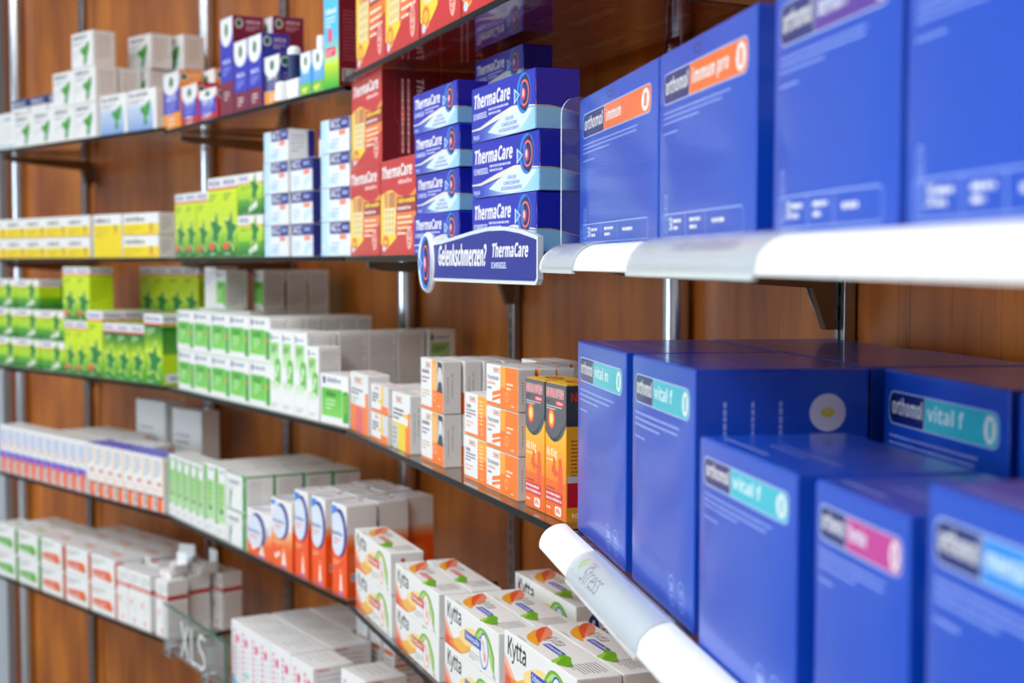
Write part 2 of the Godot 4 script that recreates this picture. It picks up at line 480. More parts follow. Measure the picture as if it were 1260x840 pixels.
# ------------------------------------------------------------------ print on the cartons
class Art:
	var im: Image
	var s: float
	var w: float; var h: float; var d: float
	var ox: float; var oy: float; var rw: float; var rh: float
	var own: Node
	func _init(owner_: Node, dims: Vector3, ppm: float, bg: Color):
		own = owner_
		w = dims.x * 1000.0; h = dims.y * 1000.0; d = dims.z * 1000.0; s = ppm
		im = Image.create(int(ceil((w + d) * s)), int(ceil((h + d) * s)), false, Image.FORMAT_RGB8)
		s = im.get_width() / (w + d)
		im.fill(bg)
		front()
	func front(): ox = 0; oy = d; rw = w; rh = h
	func side(): ox = w; oy = d; rw = d; rh = h
	func top(): ox = 0; oy = 0; rw = w; rh = d
	func py() -> float: return im.get_height() / (h + d)
	func span(x0: float, x1: float, row: int, c: Color):
		var a := int(round(maxf(x0, ox * s))); var b := int(round(minf(x1, (ox + rw) * s)))
		if b > a: im.fill_rect(Rect2i(a, row, b - a, 1), c)
	func rect(x: float, y: float, ww: float, hh: float, c: Color):
		var x0 := clampf(x, 0, rw); var x1 := clampf(x + ww, 0, rw); var y0 := clampf(y, 0, rh); var y1 := clampf(y + hh, 0, rh)
		var p := py()
		var a := Vector2i(int(round((ox + x0) * s)), int(round((oy + y0) * p))); var b := Vector2i(int(round((ox + x1) * s)), int(round((oy + y1) * p)))
		if b.x > a.x and b.y > a.y: im.fill_rect(Rect2i(a, b - a), c)
	func fill(c: Color): rect(0, 0, rw, rh, c)
	func blend(x: float, y: float, ww: float, hh: float, c0: Color, c1: Color, across := false):
		var n := 24
		for i in n:
			var c := c0.lerp(c1, (i + 0.5) / n)
			if across: rect(x + ww * i / n, y, ww / n + 0.05, hh, c)
			else: rect(x, y + hh * i / n, ww, hh / n + 0.05, c)
	func polys(list: Array, c: Color):
		var p := py()
		var y0 := 1e9; var y1 := -1e9
		var px := []
		for q in list:
			var g := PackedVector2Array()
			for k in q:
				var m := Vector2((ox + k.x) * s, (oy + k.y) * p)
				y0 = minf(y0, m.y); y1 = maxf(y1, m.y); g.append(m)
			px.append(g)
		y0 = maxf(floorf(y0), round(oy * p)); y1 = minf(ceilf(y1), round((oy + rh) * p))
		for row in range(int(y0), int(y1)):
			var yy := row + 0.5
			var xs: Array[float] = []
			for g in px:
				var n: int = g.size()
				var a: Vector2 = g[n - 1]
				for b: Vector2 in g:
					if (a.y <= yy) != (b.y <= yy): xs.append(a.x + (yy - a.y) / (b.y - a.y) * (b.x - a.x))
					a = b
			xs.sort()
			for i in range(0, xs.size() - 1, 2): span(xs[i], xs[i + 1], row, c)
	func poly(pts: Array, c: Color):
		var g := PackedVector2Array()
		for i in range(0, pts.size(), 2): g.append(Vector2(pts[i], pts[i + 1]))
		polys([g], c)
	func oval(cx: float, cy: float, rx: float, ry: float, c: Color): polys([own.arc(cx, cy, rx, ry, 0, TAU, 28)], c)
	func ring(cx: float, cy: float, rx: float, ry: float, t: float, c: Color): polys([own.arc(cx, cy, rx, ry, 0, TAU, 32), own.arc(cx, cy, rx - t, ry - t, 0, TAU, 32)], c)
	func rrect(x: float, y: float, ww: float, hh: float, r: float, c: Color): polys([own.round_rect(x, y, ww, hh, r)], c)
	func ribbon(pts: Array, c: Color):     # a smooth band: x, upper y, lower y
		var up := Curve2D.new(); var lo := Curve2D.new()
		for i in range(0, pts.size(), 3):
			var t := 0.0
			if i > 0 and i < pts.size() - 3: t = (pts[i + 3] - pts[i - 3]) / 6.0
			var su := 0.0; var sl := 0.0
			if t > 0.0:
				su = (pts[i + 4] - pts[i - 2]) / 6.0; sl = (pts[i + 5] - pts[i - 1]) / 6.0
			up.add_point(Vector2(pts[i], pts[i + 1]), Vector2(-t, -su), Vector2(t, su))
			lo.add_point(Vector2(pts[i], pts[i + 2]), Vector2(-t, -sl), Vector2(t, sl))
		var g := up.tessellate(4, 3)
		var b := lo.tessellate(4, 3); b.reverse()
		g.append_array(b)
		polys([g], c)
	# lettering; y is the baseline, size the height of the em, fit the wanted length
	func text(t: String, x: float, y: float, size: float, c: Color, fit := 0.0, slant := 0.0, fat := 0.0, font := 0, upright := 0) -> float:
		var adv := 0.0
		for i in t.length(): adv += own.glyph(font, t[i])[1]
		var sx: float = size if fit <= 0.0 else fit / adv
		var at := 0.0
		for i in t.length():
			var g: Array = own.glyph(font, t[i])
			for o in ([Vector2.ZERO] if fat <= 0.0 else [Vector2(-fat, 0), Vector2(fat, 0), Vector2(0, -fat), Vector2(0, fat)]):
				var list := []
				for con in g[0]:
					var q := PackedVector2Array()
					for p in con:
						var k: Vector2 = Vector2((at + p.x) * sx - slant * p.y * size, p.y * size) + o
						q.append(Vector2(x + k.x, y + k.y) if upright == 0 else Vector2(x - k.y, y + k.x))
					list.append(q)
				polys(list, c)
			at += g[1]
		return adv * sx
	func small(x: float, y: float, ww: float, lines: int, pitch: float, c: Color, tall := 0.0, seed_ := 1):   # lines of print too small to read
		var r := RandomNumberGenerator.new(); r.seed = seed_ * 77 + lines
		var th := tall if tall > 0.0 else pitch * 0.42
		for i in lines:
			var k := 0.0
			var end := ww * (1.0 if i < lines - 1 else 0.6) * r.randf_range(0.86, 1.0)
			while k < end:
				var l := minf(th * r.randf_range(1.2, 4.5), end - k)
				rect(x + k, y + i * pitch, l, th, c)
				k += l + th * 0.55
	func words(x: float, y: float, size: float, c: Color, ww: float):      # one line of unreadable lettering over the baseline y
		var r := RandomNumberGenerator.new(); r.seed = int(ww * 10.0)
		var k := 0.0
		while k < ww - size * 0.1:
			var l := size * r.randf_range(0.16, 0.34)
			var t := size * (0.72 if r.randf() < 0.3 else 0.52)
			rect(x + k, y - t, l, t, c)
			if r.randf() < 0.5: rect(x + k + l * 0.3, y - t * 0.62, l * 0.4, t * 0.3, c.lerp(Color(0.5, 0.5, 0.5), 0.5))
			k += l + size * (0.09 if r.randf() < 0.85 else 0.3)
	func column(x: float, y: float, th: float, c: Color, ln: float):       # unreadable lettering that runs downwards
		var r := RandomNumberGenerator.new(); r.seed = int(ln * 10.0) + 3
		var k := 0.0
		while k < ln:
			var l := th * r.randf_range(0.5, 2.2)
			rect(x, y + k, th, l, c)
			k += l + th * 0.4
	func bars(x: float, y: float, ww: float, hh: float, c: Color):
		var r := RandomNumberGenerator.new(); r.seed = 4
		rect(x - 1, y - 1, ww + 2, hh + 2, Color(0.95, 0.95, 0.95))
		var k := 0.0
		while k < ww:
			var l := r.randf_range(0.3, 1.0)
			rect(x + k, y, l, hh, c)
			k += l + r.randf_range(0.3, 0.9)

func glyph(font: int, ch: String) -> Array:       # [outlines in em units with y down, advance]
	var key := [font, ch]
	if glyphs.has(key): return glyphs[key]
	if not fonts.has(font):
		var f := SystemFont.new()
		f.font_names = [["Droid Sans", "Droid Sans", "Droid Serif"][font]]
		f.font_weight = 700 if font != 1 else 400
		fonts[font] = f
	var ts = TextServerManager.get_primary_interface()
	var rid: RID = fonts[font].get_rids()[0]
	var id: int = ts.font_get_glyph_index(rid, 64, ch.unicode_at(0), 0)
	var d: Dictionary = ts.font_get_glyph_contours(rid, 64, id)
	var out := []
	var start := 0
	for end in d.get("contours", []):
		var pts := []
		for i in range(start, end + 1): pts.append(d.points[i])
		start = end + 1
		if pts.size() < 3: continue
		var full := []                              # on-curve points put between neighbouring control points
		for i in pts.size():
			var a: Vector3 = pts[i]; var b: Vector3 = pts[(i + 1) % pts.size()]
			full.append(a)
			if int(a.z) != 1 and int(b.z) != 1: full.append(Vector3((a.x + b.x) / 2, (a.y + b.y) / 2, 1))
		while int(full[0].z) != 1: full.push_back(full.pop_front())
		var g := PackedVector2Array()
		var i := 0
		while i < full.size():
			var a: Vector3 = full[i]; var b: Vector3 = full[(i + 1) % full.size()]
			g.append(Vector2(a.x, a.y) / 64.0)
			if int(b.z) != 1:
				var c: Vector3 = full[(i + 2) % full.size()]
				for k in [0.33, 0.67]:
					var q := a.lerp(b, k).lerp(b.lerp(c, k), k)
					g.append(Vector2(q.x, q.y) / 64.0)
				i += 2
			else: i += 1
		out.append(g)
	glyphs[key] = [out, ts.font_get_glyph_advance(rid, 64, id).x / 64.0]
	return glyphs[key]

# ------------------------------------------------------------------ kinds of carton
func make_kind(key: String, called: String, size: Vector3, lids: String, art: Art, rough := 0.42, bulge := 0.0, relief: Texture2D = null):
	var m := mat(Color(1, 1, 1), rough)
	m.albedo_texture = ImageTexture.create_from_image(art.im)
	m.texture_repeat = false
	m.clearcoat_enabled = true; m.clearcoat = 0.35; m.clearcoat_roughness = 0.22
	if bulge > 0.0:
		m.clearcoat = 0.45; m.clearcoat_roughness = 0.10
	if relief:
		m.normal_enabled = true; m.normal_texture = relief; m.normal_scale = 0.35
	kinds[key] = {"name": called, "size": size, "lids": lids, "mat": m, "bulge": bulge}
	kinds[key].proto = build_carton(kinds[key], size)

func build_carton(k: Dictionary, size: Vector3) -> Node3D:
	var o := Node3D.new()
	var w := size.x / 2; var h := size.y; var d := size.z / 2
	var e := 0.0005
	part("carton_body", rounded(Vector3(-w, 0, -d), Vector3(w, h, d), 0.0009 if size.y < 0.14 else 0.0013, size, k.bulge), k.mat, o)
	if k.lids == "top":
		part("closure_flap", rounded(Vector3(-w + 0.001, h - 0.0002, -d + 0.001), Vector3(w - 0.001, h + e, d - 0.0014), 0.0003, size, 0.0), k.mat, o)
	else:
		part("closure_flap", rounded(Vector3(w - 0.0002, 0.001, -d + 0.001), Vector3(w + e, h - 0.0012, d - 0.0012), 0.0003, size, 0.0), k.mat, o)
		part("closure_flap", rounded(Vector3(-w - e, 0.001, -d + 0.001), Vector3(-w + 0.0002, h - 0.0012, d - 0.0012), 0.0003, size, 0.0), k.mat, o)
	return o

# one carton: t is its far front edge along the shelf, z its front face, up its height over the shelf
func put(key: String, b: int, r: int, t: float, z: float, up: float, label: String, group := "", turn := 0.0, size := Vector3.ZERO) -> Node3D:
	var k = kinds[key]
	var sz: Vector3 = k.size if size == Vector3.ZERO else size
	var o: Node3D = k.proto.duplicate() if size == Vector3.ZERO else build_carton(k, size)
	o.name = numbered(k.name)
	add_child(o, true)
	tag(o, label, k.get("category", "medicine box"), group)
	var yaw := turn + dice.randf_range(-0.008, 0.008) * (0.4 if sz.x > 0.15 else 1.0)
	o.transform = bay(b) * Transform3D(Basis(Vector3.UP, yaw), Vector3(t + sz.x / 2, top_of(b, r) + up + 0.0006, z - sz.z / 2 + dice.randf_range(-0.0006, 0.0006)))
	return o

# cartons side by side; each label says where its carton comes in the line
func line(key: String, b: int, r: int, ts: Array, z: float, up: float, desc: String, group := "", tail := ""):
	for i in ts.size():
		var l := desc if ts.size() == 1 else "%s, %s from left" % [desc, ORD[i]]
		put(key, b, r, ts[i], z, up, l + (" " + tail if tail else ""), group)

# piles: the same line in several layers
func pile(key: String, b: int, r: int, ts: Array, z: float, layers: int, desc: String, group := ""):
	var names: Array = {1: [""], 2: ["lower layer", "upper layer"], 3: ["bottom layer", "middle layer", "top layer"], 4: ["bottom layer", "second layer", "third layer", "top layer"]}[layers]
	for n in layers:
		line(key, b, r, ts, z, n * (kinds[key].size.y + 0.0008), desc + (", " + names[n] if layers > 1 else ""), group)

# cartons one behind the other
func queue(key: String, b: int, r: int, t: float, z: float, count: int, up: float, desc: String, group: String):
	for i in count:
		put(key, b, r, t, z - i * (kinds[key].size.z + 0.0016), up, "%s, %s from the front" % [desc, ORD[i]] if count > 1 else desc, group)

const WHITE := Color(0.93, 0.935, 0.93)
const NAVY := Color(0.10, 0.13, 0.36)

func mm(x: float, y: float, z: float) -> Vector3: return Vector3(x, y, z) / 1000.0

func make_kinds():
	far_left_kinds()
	shield_kinds()
	heat_kinds()
	yellow_green_kinds()
	panel_kinds()
	orange_kinds()
	low_kinds()
	ointment_kinds()
	blue_kinds()

func far_left_kinds():
	for v in [["leaf_small", 111, 82, 56], ["leaf_wide", 128, 90, 36]]:
		var sz := mm(v[1], v[2], v[3])
		var a := Art.new(self, sz, 2.0, WHITE)
		var wide: bool = v[0] == "leaf_wide"
		if wide: a.blend(0, a.h * 0.35, a.w * 0.9, a.h * 0.65, Color(0.80, 0.86, 0.93), Color(0.52, 0.64, 0.85))
		a.words(8, 15, 12, Color(0.24, 0.27, 0.38), a.w * 0.62)
		a.small(8, 22, a.w * 0.55, 2, 5, Color(0.45, 0.48, 0.56), 2.2)
		a.small(8, 42, a.w * 0.35, 3, 7, Color(0.72, 0.76, 0.8), 2.0)
		var x := a.w * 0.64; var y := a.h * 0.36
		a.poly([x - 24, y + 8, x - 4, y + 4, x + 20, y - 8, x + 19, y + 12, x + 14, y + 22, x + 4, y + 46, x - 8, y + 48, x - 7, y + 26, x - 24, y + 15], Color(0.16, 0.56, 0.14))
		a.poly([x - 8, y + 9, x + 8, y + 2, x + 2, y + 18, x - 2, y + 34, x - 2, y + 18], Color(0.33, 0.72, 0.22))
		a.rect(x + 6, y + 26, 8, 12, Color(0.72, 0.84, 0.93))
		a.side(); a.fill(WHITE); a.small(8, 12, a.rw * 0.7, 7, 8, Color(0.68, 0.66, 0.6), 2.0)
		a.top(); a.words(8, 20, 13, Color(0.35, 0.38, 0.46), a.w * 0.6)
		make_kind(v[0], "medicine_box", sz, "ends", a)
	for v in [["plain_tall", 70, 92, 45], ["navy_top", 100, 138, 45]]:
		var sz := mm(v[1], v[2], v[3])
		var a := Art.new(self, sz, 2.0, WHITE)
		if v[0] == "navy_top":
			a.rect(0, 0, a.w, 22, Color(0.13, 0.17, 0.42)); a.words(6, 16, 14, Color(0.85, 0.88, 0.95), a.w * 0.75)
			a.side(); a.rect(0, 0, a.rw, 22, Color(0.13, 0.17, 0.42)); a.rect(0, 22, a.rw, 200, WHITE)
		else:
			a.rect(8, 12, a.w * 0.6, 8, Color(0.62, 0.72, 0.82)); a.small(8, 34, a.w * 0.7, 6, 7, Color(0.7, 0.76, 0.82), 2.2)
			a.rect(0, a.h - 10, a.w, 6, Color(0.7, 0.8, 0.86))
		make_kind(v[0], "medicine_box", sz, "top", a)

func shield_kinds():
	var blue := Color(0.16, 0.18, 0.72); var maroon := Color(0.46, 0.06, 0.20); var orange := Color(0.96, 0.60, 0.07); var red := Color(0.74, 0.07, 0.12)
	var sky := Color(0.30, 0.66, 0.90)
	for v in [["shield_orange", 112, 120, 50, blue, orange, orange, 0.35], ["shield_red", 104, 82, 45, blue, red, red, 0.40], ["shield_red_low", 112, 62, 45, blue, red, red, 0.32], ["shield_tall", 70, 186, 64, blue, maroon, maroon, 0.26], ["shield_blue", 70, 133, 55, blue, maroon, Color(0.13, 0.17, 0.62), 0.32], ["shield_navy", 76, 86, 45, Color(0.10, 0.11, 0.34), orange, Color(0.13, 0.17, 0.5), 0.40], ["shield_sky", 46, 73, 36, sky, Color(0.45, 0.75, 0.12), sky, 0.42], ["shield_sky_tall", 46, 140, 36, sky, Color(0.40, 0.72, 0.10), sky, 0.40]]:
		var sz := mm(v[1], v[2], v[3])
		var a := Art.new(self, sz, 2.4, v[4])
		var cut: float = a.h * (0.72 if v[7] > 0.3 else 0.66)
		a.rect(0, cut, a.w, a.h - cut, v[5])
		if v[0].begins_with("shield_red"): a.rect(0, 0, a.w, a.h, red); a.rect(a.w * 0.06, a.h * 0.3, a.w * 0.88, a.h * 0.5, blue)
		var sh: float = a.h * v[7]
		var g := arc(a.w / 2, sh * 0.55, a.w * 0.47, sh * 0.6, 0, PI, 18)
		g.append(Vector2(a.w * 0.03, sh * 0.02)); g.append(Vector2(a.w * 0.97, sh * 0.02))
		a.polys([g], WHITE)
		a.oval(a.w / 2, sh * 0.5, a.w * 0.12, sh * 0.26, Color(0.10, 0.42, 0.28))
		a.text("WICK", a.w * 0.2, cut * 0.72, a.w * 0.16, Color(0.9, 0.92, 1), a.w * 0.6)
		a.small(a.w * 0.2, cut * 0.78, a.w * 0.6, 3, a.w * 0.08, Color(0.62, 0.66, 0.95))
		a.small(a.w * 0.3, cut + (a.h - cut) * 0.3, a.w * 0.4, 3, a.w * 0.09, Color(0.95, 0.85, 0.85))
		if v[0] == "shield_sky_tall" or v[0] == "shield_sky": a.oval(a.w * 0.35, a.h * 0.86, a.w * 0.26, a.h * 0.05, Color(0.85, 0.9, 0.2))
		a.side(); a.fill(v[6])
		a.oval(a.rw * 0.2, 14, 8, 9, WHITE); a.oval(a.rw * 0.2, 14, 6, 7, Color(0.12, 0.40, 0.30))
		a.text("WICK", a.rw * 0.42, 14, 9, Color(0.92, 0.8, 0.85), a.rw * 0.45)
		a.small(a.rw * 0.42, 19, a.rw * 0.45, 2, 5, Color(0.85, 0.7, 0.75))
		a.small(6, a.rh * 0.4, a.rw * 0.75, 6, 7, Color(0.8, 0.7, 0.75), 1.6)
		a.top(); a.fill(v[6])
		make_kind(v[0], "cold_remedy_box", sz, "top", a)
	var sz := mm(58, 190, 58)
	var a := Art.new(self, sz, 2.4, Color(0.32, 0.75, 0.93))
	a.blend(0, a.h * 0.55, a.w, a.h * 0.22, Color(0.32, 0.75, 0.93), Color(0.78, 0.90, 0.55))
	a.blend(0, a.h * 0.77, a.w, a.h * 0.23, Color(0.86, 0.90, 0.14), Color(0.20, 0.68, 0.22))
	a.words(8, 68, 12, WHITE, 40); a.small(8, 74, 40, 3, 6, WHITE, 2.4)
	a.rrect(18, 92, 16, 22, 4, Color(0.92, 0.30, 0.45)); a.rrect(8, 122, 40, 15, 4, Color(0.92, 0.20, 0.34))
	a.small(12, 127, 30, 2, 5, WHITE, 2)
	a.side(); a.fill(Color(0.50, 0.09, 0.16)); a.small(8, 66, a.rw * 0.7, 14, 6, Color(0.72, 0.4, 0.44), 1.6)
	a.bars(8, 160, 38, 18, Color(0.15, 0.12, 0.14))
	make_kind("sky_large", "cold_remedy_box", sz, "top", a)

func heat_kinds():
	var red := Color(0.80, 0.13, 0.10)
	for v in [["heat", 183, 137, 90], ["heat_tall", 172, 205, 92]]:
		var sz := mm(v[1], v[2], v[3])
		var a := Art.new(self, sz, 3.2, red)
		var w := a.w; var h := a.h
		# picture panel: warm yellow to orange behind a bare back that wears the cream wrap
		a.blend(0, h * 0.30, w * 0.45, h * 0.62, Color(0.98, 0.80, 0.30), Color(0.99, 0.86, 0.16))
		a.blend(w * 0.45, h * 0.30, w * 0.55, h * 0.62, Color(0.95, 0.62, 0.16), Color(0.91, 0.33, 0.10))
		a.ribbon([0, h * 0.88, h, w * 0.25, h * 0.90, h, w * 0.55, h * 0.78, h, w * 0.8, h * 0.70, h, w, h * 0.66, h], red)
		a.ribbon([0, h * 0.28, h * 0.36, w * 0.3, h * 0.28, h * 0.315, w * 0.55, h * 0.28, h * 0.38, w * 0.8, h * 0.28, h * 0.40, w, h * 0.28, h * 0.33], red)
		a.poly([w * 0.12, h * 0.34, w * 0.44, h * 0.34, w * 0.42, h * 0.56, w * 0.46, h * 0.78, w * 0.10, h * 0.78, w * 0.15, h * 0.56], Color(0.79, 0.50, 0.26))
		a.poly([w * 0.18, h * 0.34, w * 0.27, h * 0.34, w * 0.26, h * 0.78, w * 0.15, h * 0.78], Color(0.90, 0.66, 0.38))
		a.rrect(w * 0.10, h * 0.50, w * 0.33, h * 0.28, w * 0.03, Color(0.93, 0.88, 0.68))
		for i in 3:
			for j in 4: a.rrect(w * (0.14 + i * 0.095), h * (0.525 + j * 0.063), w * 0.06, h * 0.042, w * 0.01, Color(0.90, 0.76, 0.36))
		a.oval(w * 0.15, h * 0.86, w * 0.11, h * 0.08, Color(0.97, 0.75, 0.20)); a.ring(w * 0.15, h * 0.86, w * 0.09, h * 0.065, w * 0.03, Color(0.90, 0.45, 0.08))
		a.oval(w * 0.10, h * 0.93, w * 0.05, h * 0.03, Color(0.80, 0.84, 0.95))
		a.rect(w * 0.48, h * 0.40, w * 0.52, h * 0.16, Color(0.62, 0.08, 0.06))
		a.words(w * 0.50, h * 0.465, h * 0.075, Color(0.98, 0.86, 0.10), w * 0.46)
		a.words(w * 0.50, h * 0.535, h * 0.055, WHITE, w * 0.36)
		a.small(w * 0.50, h * 0.60, w * 0.42, 4, h * 0.055, Color(0.99, 0.92, 0.80), h * 0.022)
		a.oval(w * 0.82, h * 0.83, w * 0.075, h * 0.115, Color(0.93, 0.66, 0.60)); a.text("16", w * 0.775, h * 0.82, h * 0.09, red, w * 0.09); a.small(w * 0.775, h * 0.85, w * 0.09, 2, h * 0.035, red)
		a.text("ThermaCare", w * 0.04, h * 0.185, h * 0.165, WHITE, w * 0.86, 0.16, h * 0.004)
		a.words(w * 0.52, h * 0.265, h * 0.065, Color(0.97, 0.80, 0.76), w * 0.38)
		a.side(); a.fill(Color(0.44, 0.055, 0.085))
		a.rect(a.rw * 0.22, a.rh * 0.02, 0.7, a.rh * 0.5, Color(0.62, 0.22, 0.24)); a.poly([a.rw * 0.22, a.rh * 0.52, a.rw * 0.235, a.rh * 0.52, a.rw * 0.31, a.rh * 0.58, a.rw * 0.29, a.rh * 0.58], Color(0.62, 0.22, 0.24))
		a.rect(a.rw * 0.30, a.rh * 0.58, 0.7, a.rh * 0.42, Color(0.62, 0.22, 0.24))
		a.rect(a.rw * 0.33, a.rh * 0.42, a.rw * 0.07, a.rh * 0.14, red)
		for k in 2: a.column(a.rw * (0.34 + k * 0.1), a.rh * 0.1, 3.2, Color(0.97, 0.82, 0.80), a.rh * 0.8)
		a.text("ThermaCare", a.rw * 0.60, a.rh * 0.08, a.rw * 0.17, WHITE, a.rh * 0.8, 0.16, 0, 0, 1)
		a.top(); a.fill(red); a.text("ThermaCare", w * 0.1, a.rh * 0.6, a.rh * 0.3, WHITE, w * 0.7, 0.16)
		make_kind(v[0], "heat_wrap_box", sz, "top", a, 0.36)
	# the blue gel
	for v in [["gel_small", 187, 53, 42], ["gel", 211, 64.5, 52]]:
		var sz := mm(v[1], v[2], v[3])
		var a := Art.new(self, sz, 4.5, Color(0.065, 0.115, 0.70))
		var w := a.w; var h := a.h
		var light := Color(0.55, 0.80, 0.98)
		a.ribbon([0, h * 0.80, h, w * 0.15, h * 0.78, h, w * 0.4, h * 0.66, h, w * 0.65, h * 0.58, h, w, h * 0.62, h], Color(0.12, 0.20, 0.70))
		for i in 22:
			var q := i / 21.0
			var c := Color(0.13, 0.22, 0.72).lerp(Color(0.80, 0.90, 0.97), clampf(q * 1.8, 0, 1)).lerp(light, clampf(q * 2.0 - 1.0, 0, 1))
			var x := w * (0.10 + 0.90 * q)
			var y := h * (0.80 - 0.20 * smoothstep(0.0, 0.75, q) + 0.03 * smoothstep(0.75, 1.0, q))
			a.rect(x, y, w * 0.045, h - y, c)
		a.ribbon([0, h * 0.745, h * 0.775, w * 0.15, h * 0.735, h * 0.78, w * 0.4, h * 0.61, h * 0.70, w * 0.65, h * 0.52, h * 0.64, w * 0.85, h * 0.555, h * 0.60, w, h * 0.60, h * 0.62], Color(0.90, 0.89, 0.84))
		a.ribbon([w * 0.28, h * 0.86, h * 0.865, w * 0.42, h * 0.72, h * 0.93, w * 0.6, h * 0.63, h * 0.97, w * 0.8, h * 0.60, h * 0.92, w * 0.97, h * 0.64, h * 0.66], Color(0.84, 0.93, 0.98))
		a.text("ThermaCare", w * 0.035, h * 0.38, h * 0.335, WHITE, w * 0.60, 0.18, h * 0.006)
		a.text("SCHMERZGEL", w * 0.03, h * 0.58, h * 0.15, Color(0.88, 0.90, 0.97), w * 0.235)
		a.small(w * 0.29, h * 0.44, w * 0.34, 2, h * 0.075, Color(0.75, 0.78, 0.95), h * 0.04)
		a.text("KÜHLEND", w * 0.56, h * 0.74, h * 0.085, Color(0.28, 0.32, 0.72), w * 0.13, 0.2)
		a.text("SCHMERZLINDERND", w * 0.50, h * 0.83, h * 0.085, Color(0.28, 0.32, 0.72), w * 0.24, 0.2)
		a.text("ENTZÜNDUNGSHEMMEND", w * 0.46, h * 0.92, h * 0.085, Color(0.28, 0.32, 0.72), w * 0.31, 0.2)
		a.text("100 g Gel", w * 0.03, h * 0.94, h * 0.10, Color(0.86, 0.9, 1.0), w * 0.1)
		target(a, w * 0.84, h * 0.36, w * 0.105, h * 0.34)
		a.side(); a.fill(Color(0.065, 0.115, 0.70))
		a.ribbon([0, a.rh * 0.62, a.rh, a.rw * 0.3, a.rh * 0.62, a.rh, a.rw * 0.6, a.rh * 0.66, a.rh, a.rw, a.rh * 0.74, a.rh], light)
		a.ribbon([0, a.rh * 0.60, a.rh * 0.63, a.rw * 0.3, a.rh * 0.60, a.rh * 0.63, a.rw * 0.6, a.rh * 0.645, a.rh * 0.67, a.rw, a.rh * 0.73, a.rh * 0.745], Color(0.70, 0.66, 0.58))
		for i in 8: a.rect(a.rw * (0.5 + i * 0.0625), a.rh * (0.65 + i * 0.012), a.rw * 0.07, a.rh, light.lerp(Color(0.065, 0.115, 0.70), i / 7.0))
		a.top(); a.fill(Color(0.065, 0.115, 0.70)); a.text("ThermaCare", w * 0.08, a.rh * 0.6, a.rh * 0.4, WHITE, w * 0.55, 0.18)
		make_kind(v[0], "gel_box", sz, "ends", a, 0.34)

func target(a: Art, cx: float, cy: float, rx: float, ry: float):      # rings with a pale arrow head on their far side
	a.oval(cx, cy, rx, ry, Color(0.13, 0.50, 0.90))
	a.oval(cx + rx * 0.1, cy, rx * 0.84, ry * 0.86, Color(0.11, 0.12, 0.42))
	a.poly([cx + rx * 0.2, cy - ry * 0.95, cx + rx * 0.55, cy - ry * 0.75, cx + rx * 0.2, cy - ry * 0.3, cx, cy - ry * 0.35], Color(0.04, 0.04, 0.14))
	a.poly([cx + rx * 0.2, cy + ry * 0.95, cx + rx * 0.6, cy + ry * 0.7, cx + rx * 0.3, cy + ry * 0.3, cx, cy + ry * 0.4], Color(0.04, 0.04, 0.14))
	a.ring(cx + rx * 0.1, cy, rx * 0.64, ry * 0.66, rx * 0.12, Color(0.93, 0.42, 0.42)); a.poly([cx - rx * 0.55, cy - ry * 0.5, cx - rx * 0.1, cy - ry * 0.45, cx - rx * 0.1, cy + ry * 0.5, cx - rx * 0.5, cy + ry * 0.5], Color(0.16, 0.40, 0.80))
	a.oval(cx, cy + ry * 0.05, rx * 0.26, ry * 0.30, Color(0.88, 0.16, 0.26)); a.oval(cx - rx * 0.05, cy, rx * 0.13, ry * 0.2, Color(0.98, 0.80, 0.78))
	a.poly([cx - rx * 1.35, cy - ry * 0.36, cx - rx * 0.55, cy + ry * 0.02, cx - rx * 1.35, cy + ry * 0.44], Color(0.82, 0.92, 0.98))
	a.poly([cx - rx * 1.22, cy - ry * 0.22, cx - rx * 0.68, cy + ry * 0.02, cx - rx * 1.22, cy + ry * 0.30], Color(0.16, 0.48, 0.88))

